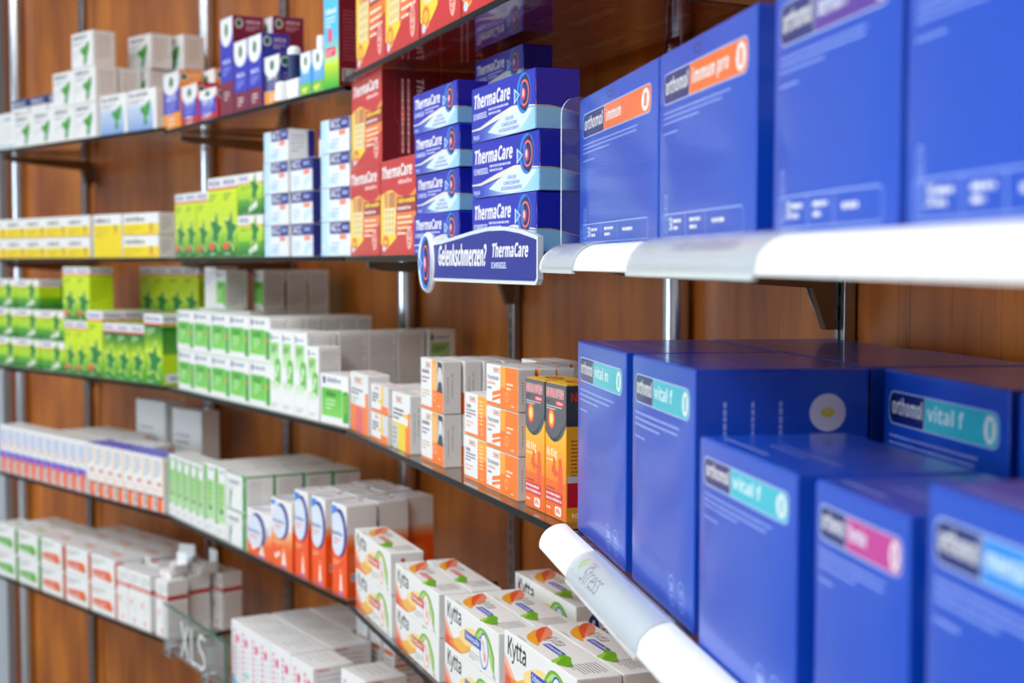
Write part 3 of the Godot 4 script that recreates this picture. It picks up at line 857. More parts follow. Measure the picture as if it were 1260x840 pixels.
func yellow_green_kinds():
	for v in [["yellow_small", 116, 50, 45], ["yellow_tall", 136, 100.5, 45], ["yellow_large", 162, 49.5, 44]]:
		var sz := mm(v[1], v[2], v[3])
		var a := Art.new(self, sz, 2.2, Color(0.95, 0.84, 0.06))
		var band: float = 24.0 if v[0] != "yellow_large" else 23.0
		a.rect(0, 0, a.w, band, WHITE)
		a.words(8, band - 5, 14, Color(0.28, 0.29, 0.33), a.w * 0.55)
		a.small(8, band + 9, a.w * 0.5, 2 if a.h < 60 else 3, 8, Color(0.75, 0.66, 0.1), 2.4)
		a.rect(0, a.h - 3, a.w, 3, Color(0.88, 0.72, 0.05))
		a.poly([a.w * 0.80, band - 3, a.w * 0.86, band + 20, a.w * 0.74, band + 20], Color(0.90, 0.62, 0.20)); a.oval(a.w * 0.80, band + 6, 4, 7, Color(0.45, 0.40, 0.45))
		a.side(); a.fill(WHITE); a.small(6, 10, a.rw * 0.6, 4, 8, Color(0.74, 0.74, 0.71))
		a.top(); a.fill(WHITE); a.words(10, a.rh * 0.6, 14, Color(0.4, 0.4, 0.43), a.w * 0.5)
		make_kind(v[0], "medicine_box", sz, "ends", a)
	var lime := Color(0.76, 0.88, 0.03); var green := Color(0.03, 0.42, 0.12); var pale := Color(0.86, 0.93, 0.45)
	for v in [["ivy_narrow", 68, 133, 50, 0], ["ivy_tall", 80, 156, 50, 0], ["ivy_wide", 126, 77.5, 50, 1], ["ivy_square", 132, 75, 62, 1], ["ivy_low", 58, 129, 52, 0], ["ivy_pair", 138, 129, 62, 2], ["ivy_dark", 63, 129, 52, 3], ["ivy_dark_wide", 80, 156, 60, 3]]:
		var sz := mm(v[1], v[2], v[3])
		var dark: bool = v[4] == 3
		var a := Art.new(self, sz, 2.4, lime)
		var w := a.w; var h := a.h
		var band: float = h * 0.145 if v[4] != 1 else h * 0.24
		var body := h - band
		if dark:
			a.blend(0, band, w, body * 0.45, Color(0.02, 0.36, 0.12), lime); a.blend(0, band + body * 0.45, w, body * 0.55, lime, Color(0.05, 0.50, 0.14))
		elif v[4] == 1:
			a.blend(0, band, w, body * 0.5, Color(0.80, 0.90, 0.08), Color(0.60, 0.82, 0.10)); a.blend(0, band + body * 0.5, w, body * 0.5, Color(0.42, 0.70, 0.12), green)
		else:
			a.blend(0, band, w, body * 0.55, Color(0.82, 0.91, 0.06), lime); a.blend(0, band + body * 0.55, w, body * 0.3, lime, Color(0.30, 0.66, 0.14)); a.blend(0, band + body * 0.85, w, body * 0.15, Color(0.10, 0.50, 0.14), green)
		a.rect(0, 0, w, band, WHITE); a.rect(0, band - h * 0.018, w, h * 0.024, Color(0.90, 0.22, 0.10))
		var cols := 2 if v[4] == 2 else 1
		for c in cols:
			var cw: float = w / cols; var x: float = c * cw
			a.text("PROSPAN", x + cw * 0.08, band * 0.72, band * 0.62, Color(0.10, 0.16, 0.58), cw * (0.82 if v[4] != 1 else 0.36))
			a.small(x + cw * 0.12, band + h * 0.06, cw * 0.5, 3, h * 0.035, Color(0.35, 0.55, 0.1) if not dark else Color(0.8, 0.95, 0.7))
			if v[4] == 1: ivy_leaf(a, w * 0.70, h * 0.38, w * 0.19, h * 0.40, Color(0.07, 0.50, 0.16), pale)
			else: ivy_leaf(a, x + cw * 0.56, h * 0.66, cw * 0.46, h * 0.26, Color(0.08, 0.50, 0.18), pale)
			if v[4] == 1:
				a.poly([w * 0.46, h * 0.82, w * 0.78, h * 0.66, w * 0.80, h * 0.82, w * 0.48, h * 0.94], Color(0.90, 0.93, 0.86)); a.small(w * 0.5, h * 0.80, w * 0.24, 2, h * 0.06, Color(0.5, 0.6, 0.4))
			elif not dark: a.oval(x + cw * 0.24, h * 0.86, cw * 0.19, h * 0.045, Color(0.93, 0.30, 0.26))
			a.small(x + cw * 0.15, h * 0.95, cw * 0.6, 1, 4, Color(0.85, 0.93, 0.8), h * 0.014)
		a.side(); a.fill(lime); a.rect(0, 0, a.rw, band, WHITE); a.rect(0, band - h * 0.018, a.rw, h * 0.024, Color(0.90, 0.22, 0.10))
		if v[4] == 1: a.blend(0, h * 0.6, a.rw, h * 0.4, Color(0.42, 0.70, 0.12), green)
		if dark:
			a.blend(0, band + 4, a.rw, h * 0.4, Color(0.04, 0.40, 0.12), Color(0.34, 0.62, 0.10)); a.rrect(a.rw * 0.12, h * 0.84, a.rw * 0.8, h * 0.13, 2, Color(0.88, 0.90, 0.93)); a.text("PROSPAN", a.rw * 0.3, h * 0.93, 9, NAVY, a.rw * 0.55)
		a.text("PROSPAN", a.rw * 0.08, band * 0.72, band * 0.6, Color(0.12, 0.16, 0.5), a.rw * 0.84); a.small(6, band + h * 0.12, a.rw * 0.7, 7, 7, Color(0.42, 0.62, 0.1), 1.8)
		a.top(); a.fill(WHITE)
		make_kind(v[0], "cough_remedy_box", sz, "top" if v[4] != 1 else "ends", a)

func ivy_leaf(a: Art, cx: float, cy: float, rx: float, ry: float, c: Color, edge: Color):
	for k in 2:
		var g := PackedVector2Array()
		var f := 1.22 if k == 0 else 1.0
		for i in 10:
			var r := (1.0 if i % 2 == 0 else 0.46) * f
			var an := -PI / 2 + i * TAU / 10 + 0.18
			g.append(Vector2(cx + cos(an) * rx * r, cy + sin(an) * ry * r))
		a.polys([g], edge if k == 0 else c)
	a.poly([cx - rx * 0.05, cy + ry * 0.1, cx + rx * 0.1, cy + ry * 0.1, cx - rx * 0.35, cy + ry * 1.45, cx - rx * 0.5, cy + ry * 1.4], c)

func panel_kinds():
	# white and pale blue effervescent tablets
	for v in [["blue_white", 112, 55.5, 52, 0], ["blue_white_end", 92, 55.5, 36, 1]]:
		var sz := mm(v[1], v[2], v[3])
		var a := Art.new(self, sz, 2.6, Color(0.90, 0.93, 0.96))
		var w := a.w; var h := a.h
		if v[4] == 0:
			a.blend(0, 0, w * 0.3, h, Color(0.68, 0.85, 0.95), Color(0.84, 0.92, 0.97), true); a.ribbon([0, h * 0.55, h * 0.8, w * 0.3, h * 0.7, h * 0.9, w * 0.6, h * 0.75, h * 0.95], Color(0.78, 0.89, 0.96))
			a.rect(w * 0.32, 0, w * 0.68, h * 0.34, Color(0.10, 0.13, 0.50)); a.text("ACC", w * 0.36, h * 0.28, h * 0.34, WHITE, w * 0.34); a.text("akut", w * 0.74, h * 0.22, h * 0.2, Color(0.8, 0.85, 0.98), w * 0.2)
			a.rect(w * 0.66, h * 0.36, w * 0.22, h * 0.15, Color(0.95, 0.55, 0.42)); a.small(w * 0.36, h * 0.6, w * 0.3, 3, h * 0.1, Color(0.6, 0.72, 0.85))
		else:
			a.rect(0, 0, w, h * 0.34, Color(0.10, 0.13, 0.50)); a.text("ACC", w * 0.08, h * 0.28, h * 0.32, WHITE, w * 0.42); a.text("akut", w * 0.6, h * 0.22, h * 0.2, Color(0.8, 0.85, 0.98), w * 0.26)
			a.rect(w * 0.6, h * 0.36, w * 0.3, h * 0.14, Color(0.95, 0.55, 0.42)); a.small(w * 0.1, h * 0.55, w * 0.35, 4, h * 0.09, Color(0.62, 0.72, 0.85)); a.ribbon([w * 0.6, h * 0.7, h, w * 0.8, h * 0.55, h * 0.8, w, h * 0.6, h * 0.7], Color(0.78, 0.89, 0.96))
		a.side(); a.fill(WHITE); a.small(6, 10, a.rw * 0.5, 5, 7, Color(0.6, 0.62, 0.65), 1.6)
		if v[4] == 1: a.rect(0, 0, a.rw * 0.45, a.rh, Color(0.10, 0.13, 0.50)); a.text("ACC", a.rw * 0.36, a.rh * 0.9, a.rw * 0.3, Color(0.7, 0.75, 0.9), a.rh * 0.7, 0, 0, 0, 1)
		else: a.rect(a.rw * 0.74, 0, a.rw * 0.26, a.rh, Color(0.10, 0.13, 0.50))
		a.top(); a.fill(WHITE); a.text("ACC", w * 0.2, a.rh * 0.6, a.rh * 0.4, NAVY, w * 0.4)
		make_kind(v[0], "medicine_box", sz, "ends", a)
	# white with green panels
	var g1 := Color(0.36, 0.74, 0.20); var g2 := Color(0.24, 0.66, 0.14)
	for v in [["panel_box", 103, 84, 33, 0], ["panel_narrow", 56, 148, 56, 1], ["panel_short", 48, 126, 42, 1], ["panel_wide", 112, 84, 50, 2], ["panel_rear", 58, 84, 48, 0]]:
		var sz := mm(v[1], v[2], v[3])
		var a := Art.new(self, sz, 2.6, WHITE)
		var w := a.w; var h := a.h
		a.rrect(w * 0.09, h * 0.05, w * 0.10, h * 0.15 if v[4] != 1 else h * 0.08, w * 0.04, Color(0.12, 0.24, 0.48)); a.words(w * 0.24, h * (0.16 if v[4] != 1 else 0.105), w * 0.11, Color(0.45, 0.52, 0.62), w * 0.5)
		if v[4] == 1:
			a.blend(w * 0.08, h * 0.15, w * 0.7, h * 0.3, Color(0.55, 0.82, 0.42), Color(0.84, 0.93, 0.80)); a.small(w * 0.14, h * 0.2, w * 0.5, 3, h * 0.03, Color(0.16, 0.36, 0.18), h * 0.014)
			a.rrect(w * 0.46, h * 0.34, w * 0.48, h * 0.34, w * 0.2, g1); a.oval(w * 0.68, h * 0.46, w * 0.10, h * 0.05, Color(0.86, 0.95, 0.78)); a.oval(w * 0.60, h * 0.54, w * 0.09, h * 0.04, Color(0.86, 0.95, 0.78))
			a.blend(w * 0.1, h * 0.62, w * 0.7, h * 0.14, Color(0.76, 0.90, 0.70), WHITE); a.small(w * 0.14, h * 0.9, w * 0.6, 2, h * 0.03, Color(0.65, 0.7, 0.66))
		else:
			a.blend(w * 0.04, h * 0.28, w * 0.74, h * 0.56, g1, Color(0.50, 0.82, 0.34)); a.words(w * 0.2, h * 0.44, h * 0.15, Color(0.16, 0.42, 0.14), w * 0.36); a.small(w * 0.2, h * 0.5, w * 0.34, 3, h * 0.08, Color(0.80, 0.93, 0.74))
			a.rrect(w * 0.80, h * 0.30, w * 0.2, h * 0.62, w * 0.04, g2)
			if v[4] == 2: a.ring(w * 0.89, h * 0.55, w * 0.05, h * 0.17, w * 0.02, Color(0.70, 0.90, 0.30))
			else: a.oval(w * 0.82, h * 0.52, w * 0.05, h * 0.06, Color(0.93, 0.55, 0.16))
		a.side(); a.fill(WHITE); a.small(5, 8, a.rw * 0.85, int((a.rh - 14) / 4.2), 4.2, Color(0.66, 0.66, 0.64), 1.7)
		a.top(); a.fill(WHITE)
		make_kind(v[0], "medicine_box", sz, "top", a)
	# plain greyish white cartons that stand at the back
	var sz := mm(70, 90, 50)
	var a := Art.new(self, sz, 2.0, WHITE); a.small(10, 14, 44, 3, 9, Color(0.6, 0.64, 0.68), 3); a.side(); a.fill(WHITE); a.top(); a.fill(WHITE)
	make_kind("grey_back", "medicine_box", sz, "top", a)

func orange_kinds():
	var or1 := Color(0.98, 0.49, 0.05); var or2 := Color(0.98, 0.66, 0.16); var ink := Color(0.16, 0.17, 0.2)
	for v in [["pill_pink", 112, 95, 36, 0], ["pill_yellow_low", 95, 42.5, 30, 1], ["pill_yellow", 92, 83, 26, 2], ["pill_photo", 101, 69.5, 26, 3], ["pill_lines", 84, 53.5, 30, 4], ["pill_band", 107, 49.4, 22, 5], ["pill_back", 100, 69.5, 24, 6]]:
		var sz := mm(v[1], v[2], v[3])
		var a := Art.new(self, sz, 4.0, WHITE)
		var w := a.w; var h := a.h
		var k: int = v[4]
		var mid: float = [1.0, 0.55, 0.75, 0.52, 0.62, 0.46, 0.6][k] * w
		a.rect(w * 0.22, h * 0.07, mid * 0.5, h * 0.012 + 0.4, or1); a.text("ratiopharm", w * 0.24, h * 0.135 + 0.5, h * 0.07, ink, mid * 0.4); a.rect(w * 0.22, h * 0.15 + 0.6, mid * 0.5, h * 0.012 + 0.4, or1)
		match k:
			0:
				a.small(w * 0.06, h * 0.27, w * 0.7, 2, h * 0.06, ink, h * 0.03); a.small(w * 0.08, h * 0.42, w * 0.4, 2, h * 0.06, Color(0.6, 0.62, 0.66))
				a.rect(0, h * 0.56, w, h * 0.44, or1); a.rect(w * 0.32, h * 0.56, w * 0.36, h * 0.44, Color(0.90, 0.36, 0.40)); a.blend(0, h * 0.54, w, h * 0.04, Color(0.95, 0.5, 0.45), or1); a.rect(w * 0.86, h * 0.3, w * 0.14, h * 0.3, or1)
			1:
				a.small(w * 0.08, h * 0.3, w * 0.4, 3, h * 0.12, ink, h * 0.07); a.rect(w * 0.60, 0, w * 0.13, h, Color(0.98, 0.80, 0.08)); a.rect(w * 0.73, 0, w * 0.27, h, Color(0.86, 0.86, 0.86)); a.rect(w * 0.42, h * 0.52, w * 0.3, h * 0.09, Color(0.98, 0.78, 0.05))
				a.rect(0, h * 0.86, w * 0.73, h * 0.14, or1); a.rect(w * 0.60, h * 0.70, w * 0.4, h * 0.3, or1)
			2:
				a.small(w * 0.08, h * 0.28, w * 0.6, 3, h * 0.075, ink, h * 0.04); a.rect(w * 0.66, h * 0.34, w * 0.30, h * 0.07, Color(0.98, 0.80, 0.08)); a.rect(0, h * 0.52, w, h * 0.04, Color(0.98, 0.82, 0.06)); a.rect(0, h * 0.56, w * 0.34, h * 0.44, Color(0.80, 0.80, 0.78)); a.rect(w * 0.34, h * 0.56, w * 0.42, h * 0.44, Color(0.97, 0.83, 0.07))
				a.rect(w * 0.76, h * 0.56, w * 0.24, h * 0.44, or1); a.rect(w * 0.9, h * 0.3, w * 0.1, h * 0.26, or1); a.small(w * 0.06, h * 0.62, w * 0.22, 4, h * 0.08, Color(0.5, 0.5, 0.5))
			3:
				a.rect(mid, 0, w * 0.22, h, or2); a.rect(mid, h * 0.58, w, h * 0.42, or1); a.rect(0, h * 0.93, w, h * 0.07, or1)
				for i in 10: a.rect(mid + w * 0.06, h * (0.1 + i * 0.05), w * 0.1, h * 0.026, Color(0.99, 0.85, 0.6))
				a.rect(w * 0.74, 0, w * 0.26, h * 0.6, Color(0.78, 0.79, 0.80)); a.oval(w * 0.87, h * 0.22, w * 0.09, h * 0.15, Color(0.88, 0.86, 0.85)); a.poly([w * 0.78, h * 0.02, w * 0.97, h * 0.04, w * 0.99, h * 0.3, w * 0.94, h * 0.14, w * 0.82, h * 0.12, w * 0.78, h * 0.34], Color(0.14, 0.14, 0.15)); a.poly([w * 0.74, h * 0.6, w * 0.82, h * 0.4, w * 0.95, h * 0.4, w, h * 0.6], Color(0.20, 0.21, 0.23))
				a.words(w * 0.06, h * 0.29, h * 0.12, ink, w * 0.34); a.small(w * 0.06, h * 0.36, w * 0.36, 2, h * 0.08, Color(0.55, 0.25, 0.5), h * 0.035); a.small(w * 0.06, h * 0.62, w * 0.36, 3, h * 0.06, Color(0.8, 0.6, 0.4)); a.small(w * 0.78, h * 0.86, w * 0.16, 1, 3, WHITE); a.ring(w * 0.64, h * 0.72, w * 0.07, h * 0.07, w * 0.012, Color(0.99, 0.8, 0.6))
			4:
				a.rect(mid, 0, w - mid, h, or2); a.rect(mid, h * 0.45, w - mid, h * 0.55, or1); a.rect(0, h * 0.92, w, h * 0.08, or1)
				for i in 7: a.rect(mid + w * 0.07, h * (0.12 + i * 0.085), w * 0.16, h * 0.03, Color(0.99, 0.86, 0.62))
				a.words(w * 0.08, h * 0.34, h * 0.13, ink, w * 0.22); a.small(w * 0.08, h * 0.38, w * 0.45, 3, h * 0.075, Color(0.5, 0.3, 0.5), h * 0.035); a.small(w * 0.08, h * 0.66, w * 0.36, 2, h * 0.08, Color(0.93, 0.6, 0.3)); a.ring(w * 0.80, h * 0.82, w * 0.055, h * 0.09, w * 0.015, Color(0.99, 0.75, 0.5))
			5:
				a.rect(mid, 0, w - mid, h, or1); a.rect(mid, 0, w * 0.16, h * 0.5, or2); a.rect(0, h * 0.90, w, h * 0.10, or1)
				a.poly([w * 0.20, h * 0.66, w * 0.64, h * 0.50, w * 0.64, h * 0.60, w * 0.20, h * 0.76], or1); a.poly([w * 0.20, h * 0.80, w * 0.64, h * 0.63, w * 0.64, h * 0.70, w * 0.20, h * 0.88], or1)
				a.text("Paracetamol-", w * 0.05, h * 0.36, h * 0.14, ink, w * 0.37); a.words(w * 0.05, h * 0.48, h * 0.10, Color(0.9, 0.5, 0.3), w * 0.25); a.small(w * 0.05, h * 0.55, w * 0.22, 1, 3, ink, h * 0.04)
				a.small(w * 0.66, h * 0.38, w * 0.22, 2, h * 0.10, Color(1, 0.9, 0.78), h * 0.045); a.ring(w * 0.66, h * 0.72, w * 0.05, h * 0.12, w * 0.008, Color(1, 0.8, 0.62)); a.small(w * 0.8, h * 0.88, w * 0.15, 1, 3, WHITE)
			6: a.rect(mid, h * 0.6, w, h * 0.4, or1)
		a.side(); a.fill(WHITE); a.text("20 Tabletten", a.rw * 0.45, a.rh * 0.2, 4, Color(0.5, 0.5, 0.5), a.rh * 0.5, 0, 0, 1, 1); a.small(a.rw * 0.2, a.rh * 0.3, a.rw * 0.1, int(a.rh / 6), 3.4, Color(0.62, 0.62, 0.62), 1.4)
		a.top(); a.fill(WHITE); a.small(6, a.rh * 0.4, w * 0.5, 1, 4, Color(0.6, 0.6, 0.6), 2); a.rect(w * 0.7, a.rh * 0.3, w * 0.1, a.rh * 0.3, Color(0.97, 0.70, 0.35))
		make_kind(v[0], "tablet_box", sz, "ends", a, 0.38)
	# the yellow and grey children's syrup
	var sz := mm(58, 143, 46)
	var a := Art.new(self, sz, 5.5, Color(0.98, 0.72, 0.05))
	var w := a.w; var h := a.h
	a.blend(0, h * 0.3, w, h * 0.42, Color(0.99, 0.78, 0.05), Color(0.98, 0.55, 0.06)); a.rect(0, h * 0.72, w, h * 0.28, Color(0.95, 0.42, 0.08))
	a.rect(0, 0, w, h * 0.22, Color(0.36, 0.36, 0.38))
	var bowl := arc(w * 0.45, h * 0.20, w * 0.62, h * 0.23, 0, PI, 24)
	a.polys([bowl], Color(0.36, 0.36, 0.38))
	a.ribbon([0, h * 0.33, h * 0.335, w * 0.25, h * 0.40, h * 0.41, w * 0.5, h * 0.40, h * 0.43, w * 0.75, h * 0.34, h * 0.37, w, h * 0.26, h * 0.27], Color(0.20, 0.20, 0.22))
	a.ring(w * 0.30, h * 0.265, w * 0.17, h * 0.078, w * 0.05, Color(0.90, 0.20, 0.06)); a.oval(w * 0.30, h * 0.265, w * 0.14, h * 0.065, Color(0.97, 0.55, 0.05)); a.oval(w * 0.30, h * 0.265, w * 0.08, h * 0.042, Color(0.99, 0.90, 0.55))
	a.text("NUROFEN", w * 0.04, h * 0.105, h * 0.088, WHITE, w * 0.86, 0.0, w * 0.010); a.text("NUROFEN", w * 0.04, h * 0.105, h * 0.088, Color(0.88, 0.10, 0.12), w * 0.86)
	a.rrect(w * 0.52, h * 0.125, w * 0.36, h * 0.04, 1.5, Color(0.88, 0.14, 0.16)); a.text("Erdbeer", w * 0.55, h * 0.153, h * 0.03, WHITE, w * 0.3)
	a.words(w * 0.06, h * 0.148, h * 0.03, Color(0.2, 0.2, 0.22), w * 0.2); a.small(w * 0.06, h * 0.17, w * 0.8, 2, h * 0.018, Color(0.86, 0.86, 0.86), h * 0.008)
	a.text("Ab 8 kg", w * 0.06, h * 0.545, h * 0.085, Color(0.99, 0.93, 0.80), w * 0.52); a.small(w * 0.06, h * 0.565, w * 0.55, 1, 3, Color(0.99, 0.86, 0.62), h * 0.014)
	figures(a, w, h)
	a.small(w * 0.08, h * 0.775, w * 0.7, 1, 3, Color(0.55, 0.25, 0.05), h * 0.012)
	a.rect(0, h * 0.80, w * 0.84, h * 0.085, Color(0.86, 0.12, 0.14)); a.words(w * 0.04, h * 0.835, h * 0.034, WHITE, w * 0.7); a.words(w * 0.04, h * 0.872, h * 0.034, WHITE, w * 0.76)
	a.small(w * 0.06, h * 0.925, w * 0.36, 1, 3, Color(0.99, 0.85, 0.7), h * 0.016); a.rrect(w * 0.48, h * 0.905, w * 0.3, h * 0.068, 3, Color(0.97, 0.94, 0.90)); a.text("4%", w * 0.52, h * 0.957, h * 0.055, Color(0.86, 0.14, 0.12), w * 0.2)
	a.rect(w * 0.84, h * 0.72, w * 0.01, h * 0.26, Color(0.8, 0.3, 0.1))
	a.side(); a.fill(Color(0.96, 0.64, 0.05)); a.rect(0, 0, a.rw, h * 0.30, Color(0.22, 0.22, 0.24)); a.text("NUROFEN", a.rw * 0.1, h * 0.12, h * 0.09, Color(0.86, 0.12, 0.14), a.rw * 1.2); a.small(6, h * 0.4, a.rw * 0.8, 10, 4, Color(0.62, 0.30, 0.05), 1.4); a.rect(a.rw * 0.04, h * 0.66, a.rw * 0.9, h * 0.05, Color(0.82, 0.80, 0.76)); a.rect(a.rw * 0.04, h * 0.71, a.rw * 0.9, h * 0.18, Color(0.80, 0.10, 0.12)); a.text("100 ml", a.rw * 0.12, h * 0.965, 6, WHITE, a.rw * 0.6)
	a.top(); a.fill(Color(0.98, 0.76, 0.08)); a.oval(w * 0.5, a.rh * 0.5, w * 0.34, a.rh * 0.2, Color(0.25, 0.24, 0.22)); a.oval(w * 0.5, a.rh * 0.5, w * 0.24, a.rh * 0.13, Color(0.95, 0.45, 0.08))
	make_kind("syrup", "syrup_box", sz, "top", a, 0.34)

func figures(a: Art, w: float, h: float):      # a grown-up holding up a child, in one orange tone
	var c := Color(0.93, 0.36, 0.10)
	a.oval(w * 0.74, h * 0.575, w * 0.085, h * 0.034, c); a.poly([w * 0.66, h * 0.60, w * 0.84, h * 0.60, w * 0.86, h * 0.72, w * 0.80, h * 0.80, w * 0.60, h * 0.80, w * 0.62, h * 0.70], c)
	a.oval(w * 0.45, h * 0.575, w * 0.065, h * 0.026, c); a.poly([w * 0.38, h * 0.60, w * 0.50, h * 0.60, w * 0.54, h * 0.69, w * 0.48, h * 0.70, w * 0.38, h * 0.67, w * 0.32, h * 0.65], c)
	a.poly([w * 0.50, h * 0.63, w * 0.68, h * 0.66, w * 0.68, h * 0.69, w * 0.50, h * 0.67], c); a.poly([w * 0.36, h * 0.60, w * 0.42, h * 0.60, w * 0.38, h * 0.65, w * 0.30, h * 0.665], c)

func low_kinds():
	var orange := Color(0.96, 0.38, 0.10)
	# narrow cartons of the fourth shelf
	var sz := mm(44, 124, 60)
	var a := Art.new(self, sz, 2.4, WHITE)
	a.rect(a.w * 0.1, 10, a.w * 0.75, 34, Color(0.80, 0.85, 0.93)); a.rect(a.w * 0.84, 6, 2.5, 70, Color(0.93, 0.70, 0.50)); a.small(6, 16, 28, 6, 8, Color(0.62, 0.70, 0.86), 3)
	a.oval(a.w * 0.7, 48, 4, 6, Color(0.95, 0.60, 0.25)); a.rect(0, 80, a.w, 44, Color(0.86, 0.80, 0.80)); a.poly([0, 66, a.w, 70, a.w, 90, 0, 86], Color(0.42, 0.36, 0.80))
	a.poly([a.w * 0.38, 80, a.w * 0.9, 80, a.w * 0.8, 124, a.w * 0.42, 124], orange); a.oval(a.w * 0.2, 104, 6, 16, Color(0.80, 0.62, 0.55))
	a.side(); a.fill(WHITE); a.small(5, 10, a.rw * 0.8, 9, 9, Color(0.7, 0.69, 0.66), 2); a.rect(a.rw * 0.7, 0, a.rw * 0.2, a.rh, Color(0.93, 0.72, 0.58))
	a.top(); a.fill(WHITE)
	make_kind("purple_band", "medicine_box", sz, "top", a)
	sz = mm(45, 123, 66)
	a = Art.new(self, sz, 2.4, WHITE)
	a.rect(a.w * 0.9, 0, a.w * 0.1, a.h, Color(0.97, 0.78, 0.62)); a.small(5, 10, 32, 5, 8, Color(0.40, 0.46, 0.56), 3); a.oval(a.w * 0.6, 62, 8, 4.5, Color(0.80, 0.24, 0.16)); a.small(6, 74, 26, 2, 7, Color(0.92, 0.72, 0.62), 3)
	a.rect(0, 88, a.w, 5, Color(0.62, 0.30, 0.26)); a.rect(a.w * 0.42, 92, a.w * 0.45, 31, orange); a.rect(0, 92, a.w * 0.42, 31, Color(0.82, 0.80, 0.78)); a.oval(a.w * 0.2, 106, 6, 11, Color(0.62, 0.60, 0.60))
	a.side(); a.fill(WHITE); a.small(5, 14, a.rw * 0.8, 8, 9, Color(0.7, 0.7, 0.7), 2)
	a.top(); a.fill(Color(0.28, 0.33, 0.86)); a.small(8, 20, 26, 3, 9, Color(0.7, 0.74, 0.95), 3)
	make_kind("blue_top", "medicine_box", sz, "top", a)
	# green striped and green edged
	var gr := Color(0.40, 0.73, 0.26)
	for v in [["stripe", 44, 134, 56], ["stripe_tall", 62, 144, 56]]:
		sz = mm(v[1], v[2], v[3])
		a = Art.new(self, sz, 2.4, WHITE)
		a.rect(a.w * 0.03, 4, a.w * 0.32, a.h * 0.78, gr); a.blend(a.w * 0.1, a.h * 0.22, a.w * 0.86, a.h * 0.55, Color(0.60, 0.82, 0.48), Color(0.72, 0.88, 0.62)); a.rect(a.w * 0.03, a.h * 0.14, a.w * 0.12, a.h * 0.66, Color(0.25, 0.60, 0.18))
		a.small(a.w * 0.3, a.h * 0.28, a.w * 0.5, 5, a.h * 0.07, Color(0.36, 0.64, 0.26), a.h * 0.02)
		a.oval(a.w * 0.62, a.h * 0.62, a.w * 0.16, a.h * 0.03, Color(0.18, 0.40, 0.36)); a.rect(a.w * 0.5, a.h * 0.05, a.w * 0.4, 4, Color(0.45, 0.55, 0.66)); a.small(a.w * 0.1, a.h * 0.88, a.w * 0.7, 2, a.h * 0.045, Color(0.75, 0.77, 0.74))
		a.side(); a.fill(WHITE); a.small(5, 12, a.rw * 0.8, 12, 8, Color(0.72, 0.72, 0.68), 2)
		a.top(); a.fill(WHITE)
		make_kind(v[0], "medicine_box", sz, "top", a)
	sz = mm(108, 71.5, 56)
	a = Art.new(self, sz, 2.6, WHITE)
	a.rect(a.w * 0.82, 0, a.w * 0.18, a.h, Color(0.10, 0.56, 0.16)); a.rect(0, 0, a.w, 3, Color(0.10, 0.56, 0.16)); a.words(8, a.h * 0.32, 12, Color(0.40, 0.46, 0.50), a.w * 0.55); a.small(8, a.h * 0.4, 40, 2, 7, Color(0.7, 0.73, 0.75), 2.4)
	a.ring(a.w * 0.9, a.h * 0.26, 4, 5, 1.5, WHITE); a.oval(a.w * 0.22, a.h * 0.6, 6, 8, Color(0.14, 0.52, 0.20)); a.poly([a.w * 0.15, a.h * 0.68, a.w * 0.24, a.h * 0.64, a.w * 0.20, a.h * 0.98, a.w * 0.14, a.h * 0.98], Color(0.14, 0.52, 0.20))
	a.side(); a.fill(WHITE); a.rect(0, 0, a.rw, 3, Color(0.10, 0.56, 0.16)); a.small(6, 12, a.rw * 0.5, 8, 7, Color(0.7, 0.7, 0.7), 1.8)
	a.top(); a.fill(WHITE)
	make_kind("green_edge", "medicine_box", sz, "ends", a)
	# orange with a white oval swept by blue
	for v in [["oval_low", 118, 86, 60], ["oval_mid", 98, 124, 60], ["oval", 58, 153, 56]]:
		sz = mm(v[1], v[2], v[3])
		a = Art.new(self, sz, 2.8, WHITE)
		var w := a.w; var h := a.h
		if v[0] == "oval":
			a.rect(0, h * 0.42, w, h * 0.58, Color(0.96, 0.33, 0.03)); a.blend(0, h * 0.18, w, h * 0.24, Color(0.94, 0.90, 0.86), Color(0.96, 0.36, 0.05)); a.rect(0, h * 0.03, w * 0.38, h * 0.10, Color(0.16, 0.52, 0.92))
		else:
			a.blend(0, h * 0.42, w, h * 0.3, Color(0.97, 0.80, 0.66), Color(0.96, 0.38, 0.05)); a.rect(0, h * 0.72, w, h * 0.28, Color(0.96, 0.36, 0.04))
			if v[0] == "oval_mid": a.rect(0, h * 0.03, w * 0.22, h * 0.07, Color(0.16, 0.52, 0.92))
		var cx := w * (0.38 if v[0] != "oval_low" else 0.30); var cy := h * 0.32; var rx := w * (0.46 if v[0] == "oval" else 0.34); var ry := h * (0.24 if v[0] != "oval_low" else 0.36)
		if v[0] == "oval_low": cy = h * 0.46
		a.oval(cx + rx * 0.34, cy - ry * 0.04, rx * 1.04, ry * 1.10, Color(0.09, 0.11, 0.52)); a.oval(cx, cy + ry * 0.04, rx, ry, Color(0.86, 0.90, 0.96))
		a.text("Bepanthen", cx - rx * 0.85, cy + ry * 0.1, ry * 0.26, Color(0.12, 0.16, 0.50), rx * 1.6); a.small(cx - rx * 0.5, cy + ry * 0.25, rx, 2, ry * 0.16, Color(0.92, 0.52, 0.36), ry * 0.08)
		a.small(w * 0.1, h * 0.62, w * 0.5, 2, h * 0.03, Color(0.99, 0.80, 0.62), h * 0.012)
